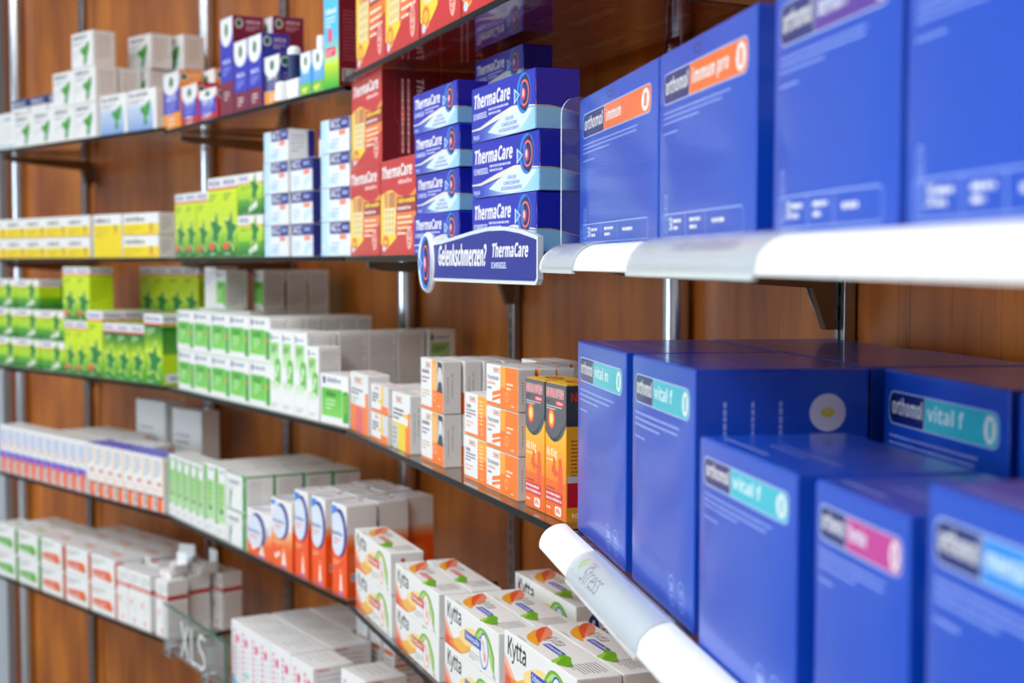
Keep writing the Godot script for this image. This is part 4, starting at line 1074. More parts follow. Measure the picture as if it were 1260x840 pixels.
		a.poly([w * 0.50, h * 0.94, w * 0.56, h * 0.76, w * 0.64, h * 0.76, w * 0.72, h * 0.94], Color(0.99, 0.90, 0.82)); a.ring(w * 0.6, h * 0.76, w * 0.09, h * 0.05, w * 0.02, Color(0.99, 0.8, 0.62)); a.rect(w * 0.46, h * 0.95, w * 0.3, h * 0.025, Color(0.55, 0.50, 0.90))
		if v[0] != "oval": a.oval(w * 0.24, h * 0.84, w * 0.08, h * 0.04, Color(0.98, 0.90, 0.82)); a.oval(w * 0.36, h * 0.80, w * 0.06, h * 0.035, Color(0.98, 0.90, 0.82))
		if v[0] == "oval_low": a.small(w * 0.78, h * 0.3, w * 0.16, 5, h * 0.06, Color(0.45, 0.5, 0.7), h * 0.025)
		a.side(); a.fill(WHITE); a.blend(0, h * 0.30, a.rw, h * 0.16, Color(0.94, 0.86, 0.78), Color(0.96, 0.34, 0.04)); a.rect(0, h * 0.46, a.rw, h, Color(0.96, 0.33, 0.03)); a.small(5, h * 0.52, a.rw * 0.7, 12, 3.6, Color(0.96, 0.55, 0.32), 1.2); a.bars(a.rw * 0.16, h * 0.74, a.rw * 0.5, h * 0.07, Color(0.25, 0.2, 0.45))
		a.top(); a.fill(WHITE); a.oval(w * 0.3, a.rh * 0.2, w * 0.12, a.rh * 0.08, Color(0.84, 0.16, 0.12)); a.poly([w * 0.1, a.rh * 0.9, w * 0.6, a.rh * 0.5, w * 0.66, a.rh * 0.55, w * 0.2, a.rh], Color(0.16, 0.20, 0.62))
		make_kind(v[0], "baby_care_box", sz, "top", a, 0.36)
	# flat white ones of the fifth shelf, with a green or a red-orange band
	for v in [["band_green", Color(0.36, 0.72, 0.10), Color(0.20, 0.55, 0.06)], ["band_orange", Color(0.93, 0.40, 0.16), Color(0.80, 0.14, 0.10)]]:
		sz = mm(120, 68.5, 74)
		a = Art.new(self, sz, 2.2, WHITE)
		a.small(8, 10, 70, 2, 8, Color(0.5, 0.52, 0.52), 3); a.poly([8, 36, 98, 32, 108, 46, 102, 56, 10, 52], v[1]); a.poly([14, 42, 70, 40, 70, 48, 14, 49], v[2]); a.words(16, 48, 9, WHITE, 54); a.rect(96, 48, 8, 8, Color(0.2, 0.3, 0.1))
		a.side(); a.fill(WHITE); a.poly([0, 6, a.rw * 0.3, 6, a.rw * 0.12, a.rh, 0, a.rh], v[1]); a.small(24, 16, 40, 5, 8, Color(0.7, 0.68, 0.66), 2)
		a.top(); a.fill(WHITE); a.rect(30, 30, 54, 12, v[1].lightened(0.3)); a.rect(34, 34, 40, 4, v[1])
		make_kind(v[0], "tablet_box", sz, "ends", a)
	sz = mm(51, 128, 52)
	a = Art.new(self, sz, 2.4, WHITE)
	a.rect(0, a.h * 0.26, a.w, a.h * 0.075, Color(0.82, 0.10, 0.08)); a.small(10, 10, 44, 3, 8, Color(0.6, 0.62, 0.62), 2.6); a.words(8, a.h * 0.325, 9, WHITE, 48); a.poly([8, 70, 20, 64, 14, 86], Color(0.93, 0.62, 0.56)); a.small(18, 60, 36, 5, 8, Color(0.80, 0.80, 0.80), 2); a.poly([a.w * 0.44, a.h * 0.86, a.w * 0.6, a.h * 0.82, a.w * 0.52, a.h * 0.98], Color(0.93, 0.42, 0.20))
	a.side(); a.fill(WHITE); a.rect(0, a.h * 0.26, a.rw, a.h * 0.075, Color(0.76, 0.10, 0.08)); a.small(8, a.h * 0.42, 44, 8, 8, Color(0.72, 0.70, 0.68), 2)
	a.top(); a.fill(WHITE)
	make_kind("red_line", "tablet_box", sz, "top", a)
	sz = mm(98, 130, 78)
	a = Art.new(self, sz, 2.4, Color(0.93, 0.935, 0.94))
	for k in 2:
		var x := a.w * (0.12 + k * 0.46)
		for i in 9: a.rect(x, 16 + i * 11, 9, 6, Color(0.86, 0.48, 0.62) if k == 0 else Color(0.80, 0.45, 0.60))
		a.oval(x + 22, 32, 7, 9, Color(0.88, 0.10, 0.34)); a.small(x + 16, 50, 18, 6, 9, Color(0.80, 0.72, 0.80), 2.4)
	a.poly([0, a.h, 0, a.h - 26, a.w * 0.3, a.h - 10, a.w * 0.5, a.h], Color(0.45, 0.76, 0.90)); a.oval(a.w * 0.82, a.h - 34, 12, 6, Color(0.60, 0.84, 0.80))
	a.side(); a.fill(WHITE); a.small(8, 14, a.rw * 0.75, 10, 9, Color(0.7, 0.7, 0.72), 2.2); a.rect(a.rw * 0.1, 4, a.rw * 0.3, 3, Color(0.85, 0.4, 0.5))
	a.top(); a.fill(WHITE); a.small(14, 20, 60, 4, 12, Color(0.72, 0.70, 0.72), 3)
	make_kind("pink_print", "medicine_box", sz, "top", a)
	sz = mm(47, 198, 60)
	a = Art.new(self, sz, 2.2, WHITE)
	a.rect(4, 10, 38, 5, Color(0.30, 0.45, 0.70)); a.small(5, 22, 36, 6, 8, Color(0.62, 0.62, 0.62), 2.6); a.rect(4, 74, 38, 8, Color(0.90, 0.45, 0.16)); a.small(6, 90, 34, 3, 9, Color(0.6, 0.6, 0.6), 3); a.rect(0, 118, a.w, 26, Color(0.16, 0.32, 0.80)); a.rect(a.w * 0.62, 118, a.w * 0.38, 80, Color(0.95, 0.45, 0.10)); a.blend(0, 144, a.w * 0.62, 54, Color(0.55, 0.62, 0.78), WHITE)
	a.side(); a.fill(WHITE); a.small(6, 16, a.rw * 0.75, 12, 10, Color(0.58, 0.56, 0.54), 3); a.rect(0, 96, a.rw * 0.9, 6, Color(0.86, 0.56, 0.36))
	a.top(); a.fill(WHITE)
	make_kind("blue_orange_tall", "medicine_box", sz, "top", a)

func ointment_kinds():
	for v in [["ointment_red", Color(0.84, 0.16, 0.12), "Balsam", 212, 63], ["ointment_blue", Color(0.10, 0.27, 0.75), "Schmerzsalbe", 206, 61], ["ointment_blue_large", Color(0.10, 0.27, 0.75), "Schmerzsalbe", 214, 65]]:
		var sz := mm(v[3], v[4], 51)
		var a := Art.new(self, sz, 5.0, Color(0.93, 0.93, 0.92))
		var w := a.w; var h := a.h
		var dim := [Color(0.93, 0.50, 0.36), Color(0.90, 0.28, 0.14), Color(0.94, 0.52, 0.12), Color(0.96, 0.72, 0.30), Color(0.97, 0.86, 0.55)]
		# fans of petals: red-orange sweep from the corner, yellow band rising to the plate, green wing behind it
		a.ribbon([0, h * 0.40, h * 0.95, w * 0.08, h * 0.56, h * 0.97, w * 0.2, h * 0.82, h * 0.97, w * 0.30, h * 0.90, h * 0.96], Color(0.95, 0.72, 0.62))
		a.ribbon([0, h * 0.55, h, w * 0.08, h * 0.72, h, w * 0.18, h * 0.86, h, w * 0.3, h * 0.93, h * 0.98], dim[0])
		a.ribbon([w * 0.02, h * 0.78, h, w * 0.12, h * 0.82, h, w * 0.24, h * 0.84, h * 0.99, w * 0.36, h * 0.78, h * 0.94], dim[1])
		a.ribbon([w * 0.10, h * 0.80, h * 0.92, w * 0.25, h * 0.74, h * 1.0, w * 0.38, h * 0.60, h * 0.92, w * 0.5, h * 0.44, h * 0.76], dim[2])
		a.ribbon([w * 0.18, h * 0.78, h * 0.86, w * 0.32, h * 0.62, h * 0.94, w * 0.44, h * 0.44, h * 0.82, w * 0.58, h * 0.32, h * 0.5], dim[3])
		a.ribbon([w * 0.30, h * 0.52, h * 0.66, w * 0.42, h * 0.36, h * 0.72, w * 0.55, h * 0.27, h * 0.62, w * 0.68, h * 0.30, h * 0.45], dim[4])
		a.ribbon([w * 0.55, h * 0.52, h * 0.60, w * 0.64, h * 0.20, h * 0.42, w * 0.74, h * 0.12, h * 0.30, w * 0.84, h * 0.22, h * 0.52, w * 0.93, h * 0.52, h * 0.92], Color(0.42, 0.70, 0.16))
		a.ribbon([w * 0.62, h * 0.34, h * 0.42, w * 0.70, h * 0.18, h * 0.30, w * 0.80, h * 0.24, h * 0.44, w * 0.90, h * 0.56, h * 0.88], Color(0.70, 0.84, 0.50))
		a.oval(w * 0.75, h * 0.55, w * 0.078, h * 0.36, v[1] if v[2] != "Balsam" else Color(0.93, 0.62, 0.20)); a.oval(w * 0.75, h * 0.55, w * 0.066, h * 0.325, Color(0.94, 0.94, 0.93))
		a.oval(w * 0.75, h * 0.50, w * 0.025, h * 0.14, Color(0.84, 0.84, 0.86)); a.oval(w * 0.765, h * 0.66, w * 0.022, h * 0.1, Color(0.90, 0.62, 0.58)); a.oval(w * 0.73, h * 0.40, w * 0.014, h * 0.06, Color(0.90, 0.70, 0.66))
		a.polys([round_rect(w * 0.40, h * 0.40, w * 0.30, h * 0.19, h * 0.03)], v[1]); a.text(v[2], w * 0.415, h * 0.545, h * 0.15, WHITE, w * 0.25)
		a.text("Kytta", w * 0.045, h * 0.40, h * 0.46, Color(0.06, 0.06, 0.06), w * 0.29, 0.05, 0.35, 1); a.text("Kytta", w * 0.048, h * 0.40, h * 0.42, Color(0.06, 0.06, 0.06), w * 0.29, 0.05, 0.0, 1)
		a.small(w * 0.48, h * 0.74, w * 0.2, 3, h * 0.06, Color(0.62, 0.62, 0.62), h * 0.025); a.text("100 g", w * 0.90, h * 0.94, h * 0.09, Color(0.45, 0.45, 0.45), w * 0.06)
		a.side(); a.fill(WHITE)
		if v[2] == "Balsam": a.rrect(a.rw * 0.3, a.rh * 0.12, a.rw * 0.13, a.rh * 0.42, 2, Color(0.80, 0.30, 0.28)); a.rect(a.rw * 0.7, a.rh * 0.3, a.rw * 0.06, a.rh * 0.2, Color(0.7, 0.6, 0.6))
		else:
			a.oval(a.rw * 0.46, a.rh * 0.46, a.rw * 0.16, a.rh * 0.30, Color(0.08, 0.18, 0.62)); a.column(a.rw * 0.42, a.rh * 0.28, 4.0, WHITE, 11)
			a.text("Kytta", a.rw * 0.72, a.rh * 0.2, 12, Color(0.08, 0.08, 0.09), 34, 0, 0, 0, 1)
		a.top(); var th := a.rh
		a.ribbon([w * 0.04, th * 0.04, th * 0.16, w * 0.10, th * 0.04, th * 0.40, w * 0.18, th * 0.20, th * 0.58, w * 0.26, th * 0.46, th * 0.68, w * 0.33, th * 0.66, th * 0.74], Color(0.90, 0.33, 0.17)); a.ribbon([w * 0.08, th * 0.34, th * 0.40, w * 0.17, th * 0.52, th * 0.72, w * 0.27, th * 0.64, th * 0.84, w * 0.38, th * 0.76, th * 0.82], Color(0.95, 0.66, 0.16))
		a.ribbon([w * 0.07, th * 0.05, th * 0.12, w * 0.15, th * 0.08, th * 0.28, w * 0.24, th * 0.26, th * 0.5, w * 0.30, th * 0.5, th * 0.62], Color(0.93, 0.55, 0.42))
		a.text("Kytta", w * 0.24, th * 0.42, th * 0.36, Color(0.07, 0.07, 0.07), w * 0.19, 0.05, 0.0, 1); a.polys([round_rect(w * 0.36, th * 0.50, w * 0.23, th * 0.18, th * 0.03)], v[1]); a.text(v[2], w * 0.37, th * 0.63, th * 0.13, WHITE, w * 0.2)
		a.ribbon([w * 0.57, th * 0.58, th * 0.64, w * 0.64, th * 0.50, th * 0.78, w * 0.72, th * 0.62, th * 0.96, w * 0.80, th * 0.70, th * 0.84], Color(0.40, 0.70, 0.12)); a.ribbon([w * 0.62, th * 0.66, th * 0.74, w * 0.66, th * 0.78, th * 0.98, w * 0.70, th * 0.90, th * 1.0], Color(0.62, 0.82, 0.30))
		a.small(w * 0.76, th * 0.16, w * 0.18, 9, th * 0.075, Color(0.45, 0.45, 0.46), th * 0.03); a.small(w * 0.16, th * 0.90, w * 0.2, 1, 2, Color(0.5, 0.5, 0.5), th * 0.03)
		make_kind(v[0], "ointment_box", sz, "ends", a, 0.36)

func blue_kinds():
	var teal := Color(0.20, 0.76, 0.83); var orange := Color(0.97, 0.45, 0.10); var pink := Color(0.76, 0.20, 0.58); var violet := Color(0.36, 0.20, 0.62)
	for v in [["vital_m", "vital m", 204, 191, 132, teal, 0], ["vital_f", "vital f", 184, 192, 132, teal, 0], ["vital_f_low", "vital f", 186, 150, 108, teal, 0], ["pink_badge", "femin", 120, 151, 100, pink, 0], ["sky_badge", "mental", 140, 170, 100, Color(0.15, 0.55, 0.90), 0], ["immun", "immun", 298, 150, 120, orange, 1], ["immun_pro", "immun pro", 232, 150, 120, orange, 1], ["violet_badge", "nemuri", 175, 155, 120, violet, 1]]:
		var sz := mm(v[2], v[3], v[4])
		var blue := Color(0.04, 0.295, 0.77)
		var a := Art.new(self, sz, 3.4, blue)
		var w := a.w; var h := a.h
		var bx := w * 0.055; var by: float = h * (0.075 if v[6] == 0 else 0.11); var bw := w * 0.88; var bh: float = h * (0.115 if v[6] == 0 else 0.15)
		a.rrect(bx - 1.2, by - 1.2, bw + 2.4, bh + 2.4, bh * 0.36, Color(0.66, 0.74, 0.92))
		a.rrect(bx, by, bw, bh, bh * 0.34, v[5]); a.rrect(bx, by, bw * 0.36, bh, bh * 0.34, Color(0.035, 0.12, 0.44)); a.rect(bx + bw * 0.2, by, bw * 0.16, bh, Color(0.035, 0.12, 0.44)); a.rect(bx + bw * 0.355, by - 0.6, 0.9, bh + 1.2, Color(0.80, 0.85, 0.96))
		a.text("orthomol", bx + bw * 0.025, by + bh * 0.70, bh * 0.74, WHITE, bw * 0.315); a.text(v[1], bx + bw * 0.385, by + bh * 0.68, bh * 0.66, Color(0.88, 0.96, 0.98), bw * (0.05 * v[1].length() - 0.02))
		a.oval(bx + bw * 0.935, by + bh * 0.5, bw * 0.048, bh * 0.42, Color(0.93, 0.95, 0.95)); a.rrect(bx + bw * 0.92, by + bh * 0.25, bw * 0.03, bh * 0.5, 1.0, v[5])
		a.small(bx, by + bh + h * 0.045, w * 0.76, 3, h * 0.026, Color(0.56, 0.65, 0.93), h * 0.0095); a.small(bx, by + bh + h * 0.15, w * 0.32, 1, 3, Color(0.56, 0.65, 0.93), h * 0.0095)
		var line_ := Color(0.66, 0.75, 0.98)
		if v[6] == 0:
			for k in 2:
				var x := w * (0.70 + k * 0.14); var y := h * 0.90
				a.polys([round_rect(x - 8, y - 12, 16, 24, 7.9), round_rect(x - 7.2, y - 11.2, 14.4, 22.4, 7.1)], line_); a.text(["30", "11"][k], x - 5, y + 1, 9, line_, 9); a.small(x - 4, y + 4, 8, 2, 3, line_, 1)
		else:
			var y := h * 0.83
			a.polys([round_rect(w * 0.05, y, w * 0.86, h * 0.12, 4), round_rect(w * 0.05 + 0.7, y + 0.7, w * 0.86 - 1.4, h * 0.12 - 1.4, 3.4)], line_)
			for k in 2: a.rect(w * (0.33 + k * 0.22), y, 0.7, h * 0.12, line_)
			a.text("30", w * 0.13, y + h * 0.085, h * 0.09, WHITE, w * 0.05); a.small(w * 0.19, y + h * 0.03, w * 0.1, 2, h * 0.036, WHITE, h * 0.018); a.small(w * 0.38, y + h * 0.03, w * 0.13, 2, h * 0.036, WHITE, h * 0.018); a.small(w * 0.62, y + h * 0.045, w * 0.2, 1, 3, WHITE, h * 0.02)
			a.polys([round_rect(w * 0.075, y - h * 0.1, w * 0.035, h * 0.2, 3), round_rect(w * 0.08, y - h * 0.095, w * 0.025, h * 0.19, 2.5)], line_); a.rect(w * 0.075, y - h * 0.03, w * 0.035, 0.6, line_)
			a.ring(w * 0.45, h * 0.03, w * 0.05, h * 0.05, w * 0.006, Color(0.12, 0.16, 0.40)); a.text("Qualität", w * 0.42, h * 0.045, h * 0.03, Color(0.1, 0.13, 0.35), w * 0.06)
		a.side(); a.fill(blue)
		for k in 3: a.column(a.rw * (0.16 + k * 0.16), a.rh * 0.12, 2.6, Color(0.56, 0.65, 0.93), a.rh * (0.5 + 0.1 * k))
		for k in 2:
			a.oval(a.rw * 0.76, a.rh * (0.165 + 0.22 * k), a.rw * 0.105, a.rw * 0.105, Color(0.90, 0.91, 0.94)); a.oval(a.rw * 0.76, a.rh * (0.165 + 0.22 * k), a.rw * 0.04, a.rw * 0.028, Color(0.86, 0.84, 0.12)); a.oval(a.rw * 0.755, a.rh * (0.163 + 0.22 * k), a.rw * 0.02, a.rw * 0.014, Color(0.88, 0.87, 0.45))
		a.top(); a.fill(blue); var td := a.rh
		a.small(w * 0.08, td * 0.88, w * 0.8, 1, 3, Color(0.62, 0.70, 0.93), 2.6); a.small(w * 0.3, td * 0.64, w * 0.6, 2, 8, Color(0.50, 0.58, 0.90), 2.4); a.small(w * 0.5, td * 0.2, w * 0.4, 3, 8, Color(0.36, 0.44, 0.74), 2)
		make_kind(v[0], "supplement_box", sz, "top", a, 0.28, 0.0018, flutes(w + a.d, h + a.d))
		kinds[v[0]].category = "supplement box"

func flutes(w: float, h: float) -> Texture2D:       # the fine ridges of corrugated card, one every 2.6 mm
	var H := int(h * 4.0)
	var im := Image.create(4, H, false, Image.FORMAT_RGB8)
	for y in H:
		var s := cos(y / 4.0 * TAU / 2.6) * 0.5
		var c := Vector3(0, s, 1).normalized() * 0.5 + Vector3(0.5, 0.5, 0.5)
		im.fill_rect(Rect2i(0, y, 4, 1), Color(c.x, c.y, c.z))
	return ImageTexture.create_from_image(im)

# ------------------------------------------------------------------ what stands on the shelves
func fill_top_shelf():
	var leaf := "small white carton with green leaf mark"
	line("leaf_small", 1, 1, [0.145, 0.259, 0.373, 0.487], -0.008, 0.0, leaf + ", bottom layer", "green leaf cartons")
	line("leaf_small", 1, 1, [0.373, 0.487], -0.008, 0.0828, leaf + ", middle layer", "green leaf cartons")
	line("leaf_small", 1, 1, [0.477], -0.008, 0.1656, leaf + " alone on top of the pile", "green leaf cartons")
	for n in 2:
		line("leaf_small", 1, 1, [0.487], -0.069, n * 0.0828, leaf + (", hidden under its twin behind the pile" if n == 0 else " directly behind the pile's middle layer"), "green leaf cartons")
		line("leaf_small", 1, 1, [0.515], -0.130, n * 0.0828, leaf + (", bottom of the rear pile" if n == 0 else ", middle of the rear pile"), "green leaf cartons")
	line("leaf_small", 1, 1, [0.525], -0.130, 0.1656, leaf + " alone on top of the rear pile", "green leaf cartons")
	for n in 3: line("leaf_small", 1, 1, [0.56], -0.195, n * 0.0828, leaf + [" at the wall, lowest", " at the wall, middle", " at the wall, topmost"][n], "green leaf cartons")
	line("leaf_wide", 1, 1, [0.619, 0.752], -0.008, 0.0, "white and pale blue carton with green leaf mark", "pale blue leaf cartons")
	line("plain_tall", 1, 1, [0.0, 0.072], -0.008, 0.0, "plain white upright carton by the grey wall", "plain cartons by the grey wall")
	line("navy_top", 1, 1, [-0.02, 0.09, 0.2], -0.075, 0.0, "tall white carton with navy top band behind others", "navy topped cartons")
	# cold remedies with a white shield
	line("shield_orange", 2, 1, [-0.022], -0.008, 0.0, "orange and blue carton with white shield, front one", "orange shield cartons")
	line("shield_orange", 2, 1, [0.045], -0.062, 0.0, "orange and blue carton with white shield, behind red ones", "orange shield cartons")
	line("shield_red", 2, 1, [0.100], -0.008, 0.0, "small red carton with white shield and blue middle")
	line("shield_red_low", 2, 1, [0.208], -0.008, 0.0, "lowest red carton with white shield, beside tall maroon one")
	line("shield_tall", 2, 1, [0.340], -0.008, 0.0, "tall blue and maroon carton with white shield, front one", "tall maroon shield cartons")
	line("shield_tall", 2, 1, [0.372], -0.076, 0.0, "tall blue and maroon carton with white shield, rear one", "tall maroon shield cartons")
	line("shield_blue", 2, 1, [0.413, 0.486], -0.008, 0.0, "middle-sized blue carton with white shield and maroon foot", "middle-sized shield cartons")
	line("shield_navy", 2, 1, [0.566], -0.008, 0.0, "short navy carton with white shield and orange foot")
	line("shield_sky", 2, 1, [0.733, 0.782], -0.008, 0.0, "small sky blue carton with white shield, green foot", "small sky blue shield cartons")
	line("shield_sky_tall", 2, 1, [0.775], -0.050, 0.0, "taller sky blue carton with white shield behind small ones")
	line("shield_sky_tall", 2, 1, [0.66, 0.71], -0.105, 0.0, "sky blue shield carton behind the spray bottle", "rear sky blue cartons")
	line("sky_large", 2, 1, [0.831], -0.008, 0.0, "tallest sky blue carton with pink badge and maroon side")
	for j in 2: line("heat_tall", 3, 1, [0.046, 0.222, 0.398, 0.574, 0.750], -0.1045 - j * 0.0945, 0.0, "large heat wrap carton on top shelf, %s row back" % ORD[j + 1], "rear heat wrap cartons on the top shelf")
	line("heat_tall", 3, 1, [0.046, 0.222, 0.398, 0.574, 0.750], -0.010, 0.0, "large red and yellow heat wrap carton on top shelf", "heat wrap cartons on the top shelf")

func fill_second_shelf():
	pile("yellow_small", 1, 2, [-0.030, 0.087, 0.204, 0.3215, 0.4395], -0.008, 2, "flat yellow carton with white band", "flat yellow cartons")
	line("yellow_tall", 1, 2, [0.5765], -0.008, 0.0, "square yellow carton with white band, taller than its neighbours")
	pile("yellow_large", 1, 2, [0.721], -0.008, 2, "wide yellow carton with white band and grey end", "wide yellow cartons")
	line("ivy_narrow", 2, 2, [0.048, 0.118, 0.188], -0.008, 0.0, "narrow lime green carton with leaf star", "narrow lime cartons")
	line("ivy_tall", 2, 2, [0.258, 0.340], -0.008, 0.0, "taller lime green carton with leaf star", "taller lime cartons")
	pile("ivy_wide", 2, 2, [0.425], -0.008, 2, "wide lime and green carton with leaf star", "wide lime cartons")
	pile("blue_white", 2, 2, [0.560], -0.008, 4, "pale blue and white carton, near pile", "pale blue cartons, near pile")
	pile("blue_white_end", 2, 2, [0.687], -0.008, 3, "white carton with navy corner label", "white cartons with navy corner")
	pile("blue_white_end", 2, 2, [0.695], -0.058, 4, "grey-sided carton with navy corner behind its twins", "rear white cartons with navy corner")
	pile("blue_white", 2, 2, [0.815], -0.008, 4, "pale blue and white carton beside red heat wraps", "pale blue cartons beside the heat wraps")
	# heat wraps and gel
	line("heat", 3, 2, [0.000, 0.191], -0.010, 0.0, "large red heat wrap carton on second shelf, bottom layer", "heat wrap cartons on the second shelf")
	queue("heat", 3, 2, 0.010, -0.012, 2, 0.1376, "large red heat wrap carton stacked on another", "stacked heat wrap cartons")
	queue("heat", 3, 2, 0.0, -0.104, 1, 0.0, "red heat wrap carton hidden behind the bottom front one", "")
	for n in 4: put("gel_small", 3, 2, 0.380 + [0.004, 0.001, 0.003, -0.002][n], -0.006 - [0.0, 0.003, 0.001, 0.0][n], n * 0.0537, "slim dark blue pain gel carton, front pile, %s" % ["lowest", "second from the bottom", "third from the bottom", "topmost"][n], "slim gel cartons, front pile", [0.01, -0.008, 0.008, 0.0][n])
	for n in 3: put("gel", 3, 2, 0.626 + [0.0, 0.002, -0.003][n], -0.006, n * 0.0652, "larger dark blue pain gel carton, %s of three" % ["lowest", "middle", "topmost"][n], "larger gel cartons", [0.0, 0.012, -0.006][n])
	for n in 5: put("gel_small", 3, 2, 0.345, -0.106, n * 0.0537, "slim dark blue pain gel carton, rear pile, %s" % ["lowest", "second from the bottom", "third from the bottom", "fourth from the bottom", "topmost"][n], "slim gel cartons, rear pile")
	put("gel", 3, 2, 0.628, -0.064, 0.0, "larger dark blue pain gel carton behind the lowest one")
	put("gel", 3, 2, 0.628, -0.064, 0.0652, "larger dark blue pain gel carton behind the middle one")
	# blue supplements on the upper railed shelf
	put("immun", 4, 2, 0.010, -0.016, 0.0, "blue carton with orange badge, beside clear divider", "", -0.0)
	put("immun_pro", 4, 2, 0.312, -0.016, 0.0, "blue carton with longer orange badge, beside smaller orange-badged one", "", 0.0)
	put("violet_badge", 4, 2, 0.590, -0.012, 0.0, "large blue carton with violet badge on the upper rail shelf", "")
	put("violet_badge", 4, 2, 0.769, -0.012, 0.0, "large plain-looking blue carton nearest the camera, upper rail shelf", "")

func fill_third_shelf():
	pile("ivy_square", 1, 3, [0.0, 0.138, 0.277], -0.008, 2, "squat lime and green carton with leaf star", "squat lime cartons")
	line("ivy_square", 1, 3, [0.0, 0.138], -0.008, 0.1516, "squat lime and green carton on the third layer", "squat lime cartons on top")
	line("ivy_square", 1, 3, [0.175], -0.073, 0.1516, "squat lime green carton set back on the third layer", "")
	for n in 2: line("ivy_square", 1, 3, [0.175], -0.073, n * 0.0758, ["squat lime green carton behind the bottom layer", "squat lime green carton behind the second layer"][n], "")
	line("ivy_low", 1, 3, [0.412, 0.471], -0.008, 0.0, "lime green carton under the tall twin carton", "lime cartons under the tall pair")
	line("ivy_pair", 1, 3, [0.400], -0.012, 0.1296, "double-width lime green carton stacked above the shelf")
	line("ivy_tall", 1, 3, [0.531], -0.008, 0.0, "tall lime green carton beside the dark green ones")
	line("ivy_dark", 1, 3, [0.617, 0.682, 0.747], -0.008, 0.0, "narrow dark green carton with pale leaf star", "narrow dark green cartons")
	line("ivy_dark_wide", 1, 3, [0.813], -0.008, 0.0, "broad dark green carton with leaf star at shelf end")
	queue("ivy_tall", 1, 3, 0.531, -0.062, 2, 0.0, "tall lime green carton behind the front one", "rear lime cartons")
	line("ivy_pair", 1, 3, [0.50, 0.64], -0.165, 0.0, "wide lime green carton at the back, lower layer", "rear wide lime cartons")
	line("ivy_pair", 1, 3, [0.50, 0.64], -0.165, 0.1298, "wide lime green carton in shade at the back, upper layer", "rear wide lime cartons")
	# white with green panels
	var d := "white carton with green front panel"
	line("panel_box", 2, 3, [0.057, 0.162, 0.267, 0.372, 0.477], -0.008, 0.0, d + ", lower layer", "green panel cartons")
	line("panel_box", 2, 3, [0.055, 0.160, 0.266, 0.371, 0.476], -0.008, 0.0848, d + ", upper layer", "green panel cartons")
	for n in 2:
		for i in 5: put("panel_box", 2, 3, 0.476, -0.0436 - i * 0.0346, n * 0.0848, "grey-sided white carton, %s behind the front, %s layer" % [ORD[i], ["lower", "upper"][n]], "rear green panel cartons")
	for n in 2: line("panel_box", 2, 3, [0.06, 0.165], -0.09, n * 0.0848, "white green-panel carton hidden behind, %s layer" % ["lower", "upper"][n], "hidden green panel cartons")
	line("panel_rear", 2, 3, [0.085], -0.085, 0.1696, "white carton with green panel standing on the upper layer")
	line("grey_back", 2, 3, [0.012], -0.085, 0.1696, "greyish white carton beside the dark green ones, set high", "")
	for n in 2: line("panel_box", 2, 3, [-0.046], -0.09, n * 0.0848, "white carton hidden behind the far end, %s" % ["lower", "upper"][n], "")
	for i in 3:
		put("panel_rear", 2, 3, 0.135, -0.150 - i * 0.0505, 0.1696, "grey-sided carton high at the back, %s from the front" % ORD[i], "high rear cartons")
		for n in 2: put("panel_rear", 2, 3, 0.135, -0.150 - i * 0.0505, n * 0.0848, "white carton below the high rear ones, %s, %s" % [ORD[i], ["bottom", "middle"][n]], "hidden rear cartons")
	line("panel_narrow", 2, 3, [0.581, 0.638, 0.695], -0.008, 0.0, "tall narrow white carton with green lobes", "tall narrow green lobe cartons")
	for i in 3: put("panel_narrow", 2, 3, 0.695, -0.066 - i * 0.058, 0.0, "tall white carton with grey print side, %s behind the front" % ORD[i], "rear green lobe cartons")
	put("panel_narrow", 2, 3, 0.700, -0.242, 0.0, "narrow green lobe carton turned sideways beside the chrome post at the back", "", PI / 2)
	line("panel_short", 2, 3, [0.753], -0.008, 0.0, "shorter narrow white carton with green lobe")
	line("panel_wide", 2, 3, [0.806], -0.008, 0.0, "wide white carton with green panel at the shelf's end")
	# orange and white tablets
	line("pill_pink", 3, 3, [0.002], -0.008, 0.0, "white carton with orange and pink lower half")
	for i in 3: put("pill_back", 3, 3, [0.02, 0.03, 0.06][i], -0.050 - i * 0.028, 0.0, "white carton behind the orange and pink one, %s row" % ORD[i], "rear tablet cartons")
	pile("pill_yellow_low", 3, 3, [0.134], -0.008, 2, "low white carton with yellow stripe", "low yellow stripe cartons")
	for i in 3: put("pill_yellow", 3, 3, 0.134, -0.042 - i * 0.028, 0.0, "white carton behind the low yellow striped ones, %s row" % ORD[i], "rear yellow tablet cartons")
	line("pill_yellow", 3, 3, [0.240], -0.012, 0.0, "white carton with yellow block and orange edge")
	for i in 3: put("pill_yellow", 3, 3, 0.242, -0.0415 - i * 0.028, 0.0, "white yellow-block carton in %s row behind the front" % ORD[i + 1], "rear yellow block cartons")
	pile("pill_photo", 3, 3, [0.367], -0.018, 2, "orange and white carton with portrait photo", "portrait tablet cartons")
	for n in 2:
		for i in 3: put("pill_back", 3, 3, 0.372 + i * 0.004, -0.0465 - i * 0.0265, n * 0.0703, "grey-sided carton behind the portrait one, %s row, %s layer" % [ORD[i], ["lower", "upper"][n]], "rear portrait cartons")
	pile("pill_lines", 3, 3, [0.553], -0.020, 2, "white carton with short orange side stripe", "orange stripe cartons")
	pile("pill_band", 3, 3, [0.6425], -0.018, 3, "white carton with broad orange half", "broad orange cartons")
	for i in 4: put("pill_band", 3, 3, 0.6425 - (0.0 if i < 2 else 0.07), -0.0425 - i * 0.0235, 0.0998, "orange half carton in shade, %s row behind the top" % ORD[i], "rear orange half cartons")
